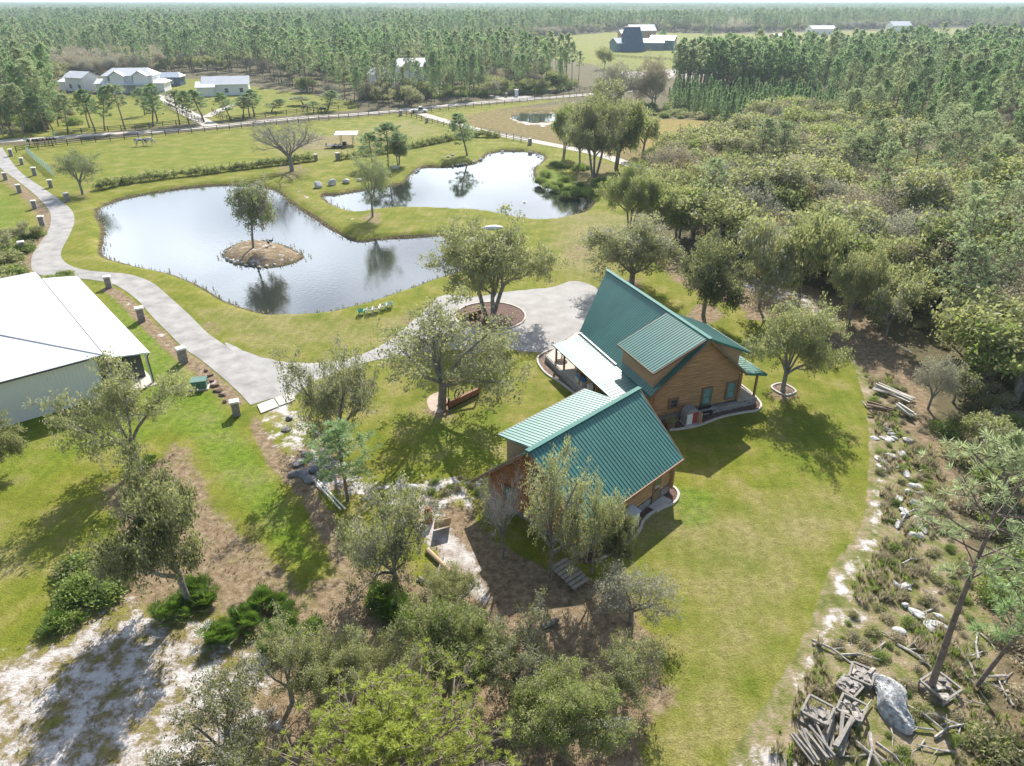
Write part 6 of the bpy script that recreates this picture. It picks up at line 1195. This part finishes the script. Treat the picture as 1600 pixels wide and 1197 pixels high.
horse(220, 228, .2, m_pinto, 'dark and white horse at the left of the pair in the pasture', s_=1.25); horse(235, 227, -.1, m_cream, 'pale horse grazing at the right of the pair in the pasture', s_=1.25); horse(478, 174, .3, m_bay, 'reddish brown horse in the pasture across the sand road', s_=1.2); horse(505, 177, 3.0, m_blk, 'black horse grazing behind the roadside fence', s_=1.2)
e = empty('canopy', P(543, 226), .1, 'white flat canopy on four posts in the pasture', 'canopy'); MB().slab([(-2.6, -2, 2.5), (2.6, -2, 2.5), (2.6, 2, 2.75), (-2.6, 2, 2.75)], .08).build('roof', m_white, e); [MB().box(x - .06, y - .06, 0, x + .06, y + .06, 2.45).build('post', m_grey, e) for x in (-1.4, 1.4) for y in (-1.4, 1.4)]
e = empty('farm_trailer', P(528, 231), .1, 'dark flat farm trailer left of the white canopy', 'trailer'); MB().box(-2.6, -.9, .5, 2.2, .9, .65).box(-2.6, -.9, .65, -2.5, .9, 1.1).box(1.2, -.6, .65, 2.0, .6, 1.4).build('bed', m_iron, e); [MB().tube((x, y, .38), (x, y + .2, .38), .38, .38, 14).build('wheel', m_black, e) for x in (-.6, .4) for y in (-1.1, .9)]; MB().bar((2.2, 0, .5), (3.4, 0, .45), .1, .1).build('drawbar', m_iron, e)
def mailbox(px, py, label, mt, h_=1.2):
    e = empty('mailbox', P(px, py), .1, label, 'mailbox', 'mailboxes at the road junction'); MB().box(-.06, -.06, 0, .06, .06, h_ - .3).build('post', m_black, e); mb = MB(); mb.box(-.3, -.35, h_ - .3, .3, .35, h_); mb.tube((0, -.35, h_), (0, .35, h_), .3, .3, 10); mb.build('box', mt, e)
for i, (x, mt) in enumerate([(47, m_black), (55, m_black), (61, m_iron), (71, m_rust), (77, m_black), (82, m_black), (88, m_iron)]): mailbox(x, 229 - i * .5, 'reddish mailbox in the row at the road junction' if mt is m_rust else 'dark mailbox in the row by the sand road at the drive junction', mt, 1.4)
def pole_sign(px, py, label): e = empty('road_sign', P(px, py), .2, label, 'sign'); MB().box(-.04, -.04, 0, .04, .04, 2.4).build('post', m_gf, e); MB().box(-.35, -.03, 1.8, .35, -.045, 2.3).build('panel', m_gf, e)
pole_sign(88, 222, 'pale green sign post on the far side of the sand road'); pole_sign(43, 232, 'pale sign post at the corner of the green board fence')
def vehicle(px, py, rz, mt, label, cat='car', name='parked_car', Ln=4.6, Wd=1.8, cab=(-.9, 1.1), h_=1.5, loc=None):
    e = empty(name, loc or P(px, py), rz, label, cat); b_ = MB(); lo = [(-Ln / 2, .35), (-Ln / 2, .8), (-Ln / 2 + .3, .92), (Ln / 2 - .9, .92), (Ln / 2, .72), (Ln / 2, .35)]; k = len(lo); y_ = Wd / 2
    b_.add([(x, s_ * y_, z) for s_ in (-1, 1) for x, z in lo], [tuple(range(k)), tuple(range(2 * k - 1, k - 1, -1))] + [(i, k + i, k + (i + 1) % k, (i + 1) % k) for i in range(k)]); b_.add([(x, s_ * y_ * .88, z) for s_ in (-1, 1) for x, z in [(cab[0], .92), (cab[0] + .3, h_), (cab[1] - .5, h_), (cab[1], .92)]], [(0, 1, 2, 3), (7, 6, 5, 4), (1, 5, 6, 2), (0, 4, 5, 1), (3, 2, 6, 7)]); b_.build('body', mt, e)
    g = MB(); 
    for s_ in (-1, 1): g.slab([(cab[0] + .2, s_ * (y_ * .88 + .004), 1.0), (cab[1] - .2, s_ * (y_ * .88 + .004), 1.0), (cab[1] - .5, s_ * (y_ * .88 + .004), h_ - .08), (cab[0] + .35, s_ * (y_ * .88 + .004), h_ - .08)], .012)
    g.slab([(cab[1] + .01, -y_ * .8, .98), (cab[1] + .01, y_ * .8, .98), (cab[1] - .46, y_ * .75, h_ - .04), (cab[1] - .46, -y_ * .75, h_ - .04)], .01); g.build('window', m_dark, e)
    for x in (-Ln / 2 + .85, Ln / 2 - .85):
        for s_ in (-1, 1): w_ = MB().tube((x, s_ * (y_ - .18), .34), (x, s_ * (y_ + .02), .34), .34, .34, 16).build('wheel', m_black, e); MB().tube((x, s_ * (y_ + .02), .34), (x, s_ * (y_ + .03), .34), .19, .19, 12).build('rim', m_grey, w_)
    return e
vehicle(655, 176, .1, m_whitep, 'white pickup at the farm track entrance on the sand road', 'pickup', 'pickup_truck', 5., 1.9, (-.3, 1.3), 1.7)
m_carb = M('black_car_paint', (.02, .02, .024), .25, .05, 1, spec=.8)
vehicle(1138, 413, .4, m_carb, 'black car parked under the oaks behind the house, left of two'); vehicle(1158, 411, .5, m_carb, 'black car parked under the oaks behind the house, right of two'); vehicle(1068, 348, 1.1, m_carb, 'dark vehicle under the trees right of the small pond', 'utility vehicle', 'utility_vehicle', 3.2, 1.6, (-.8, .8), 1.8)
e = empty('garden_shelter', P(1358, 362), 0, 'small white pointed tent deep in the right wood', 'tent'); MB().add([(-1.2, -1.2, 0), (1.2, -1.2, 0), (1.2, 1.2, 0), (-1.2, 1.2, 0), (0, 0, 5.2)], [(0, 1, 4), (1, 2, 4), (2, 3, 4), (3, 0, 4)]).build('canvas', m_white, e)
tag(MB().tube((0, 0, 0), (0, 0, .12), .5, .35, 14).tube((0, 0, .12), (0, 0, .35), .1, .06, 8).build('pond_float', m_whitep, None, P(820, 316, WZ)), 'small white float in the middle of the small pond', 'float')
o = vehicle(0, 0, 0, m_whitep, 'x') if False else None
e = empty('rowing_boat', P(770, 357), .15, 'upturned pale boat on the grass between the ponds', 'boat'); bv_ = _i3[0] * np.array([1.6, .6, .5]); bv_[:, 2] = np.maximum(bv_[:, 2], 0); mb = MB(); mb.add(bv_, [tuple(q) for q in _i3[1]]); mb.build('hull', m_whitep, e); MB().bar((-1.5, 0, .02), (1.5, 0, .02), .08, .06).build('keel', m_grey, e)
kerb([(1205, 606), (1226, 618), (1243, 612), (1222, 600)], 'small square timber edging around the compact lawn oak', True, mt=m_conc); bed([(1205, 606), (1226, 618), (1243, 612), (1222, 600)], 'tree_bed', m_litter)
# low wall of rough stones laid along the drive verge
for i, (x, y) in enumerate([(318, 590), (325, 600), (331, 596), (340, 612), (348, 618), (352, 628), (336, 604), (328, 588), (322, 580), (345, 610)]): boulder(x, y, rr.uniform(.4, .9), .4, .3, 'rough brown stone in the bare strip between drive and lawn', 600 + i, 'rock', m_litter, group='rough stones beside the drive', name='verge_stone')

# ------------------------------------------------------------------ air
HZ = MB().box(-8500, -300, -3, 8500, 11500, 34).build('haze', None)
HZ.data.materials.clear(); hm = bpy.data.materials.new('haze_air'); hm.use_nodes = True; hn, hl_ = hm.node_tree.nodes, hm.node_tree.links; hn.remove(hn['Principled BSDF'])
pv = hn.new('ShaderNodeVolumePrincipled'); pv.inputs['Color'].default_value = (.70, .84, .95, 1); pv.inputs['Density'].default_value = .00017; pv.inputs['Anisotropy'].default_value = .3
hl_.new(pv.outputs[0], hn['Material Output'].inputs['Volume']); HZ.data.materials.append(hm); tag(HZ, kind='stuff')
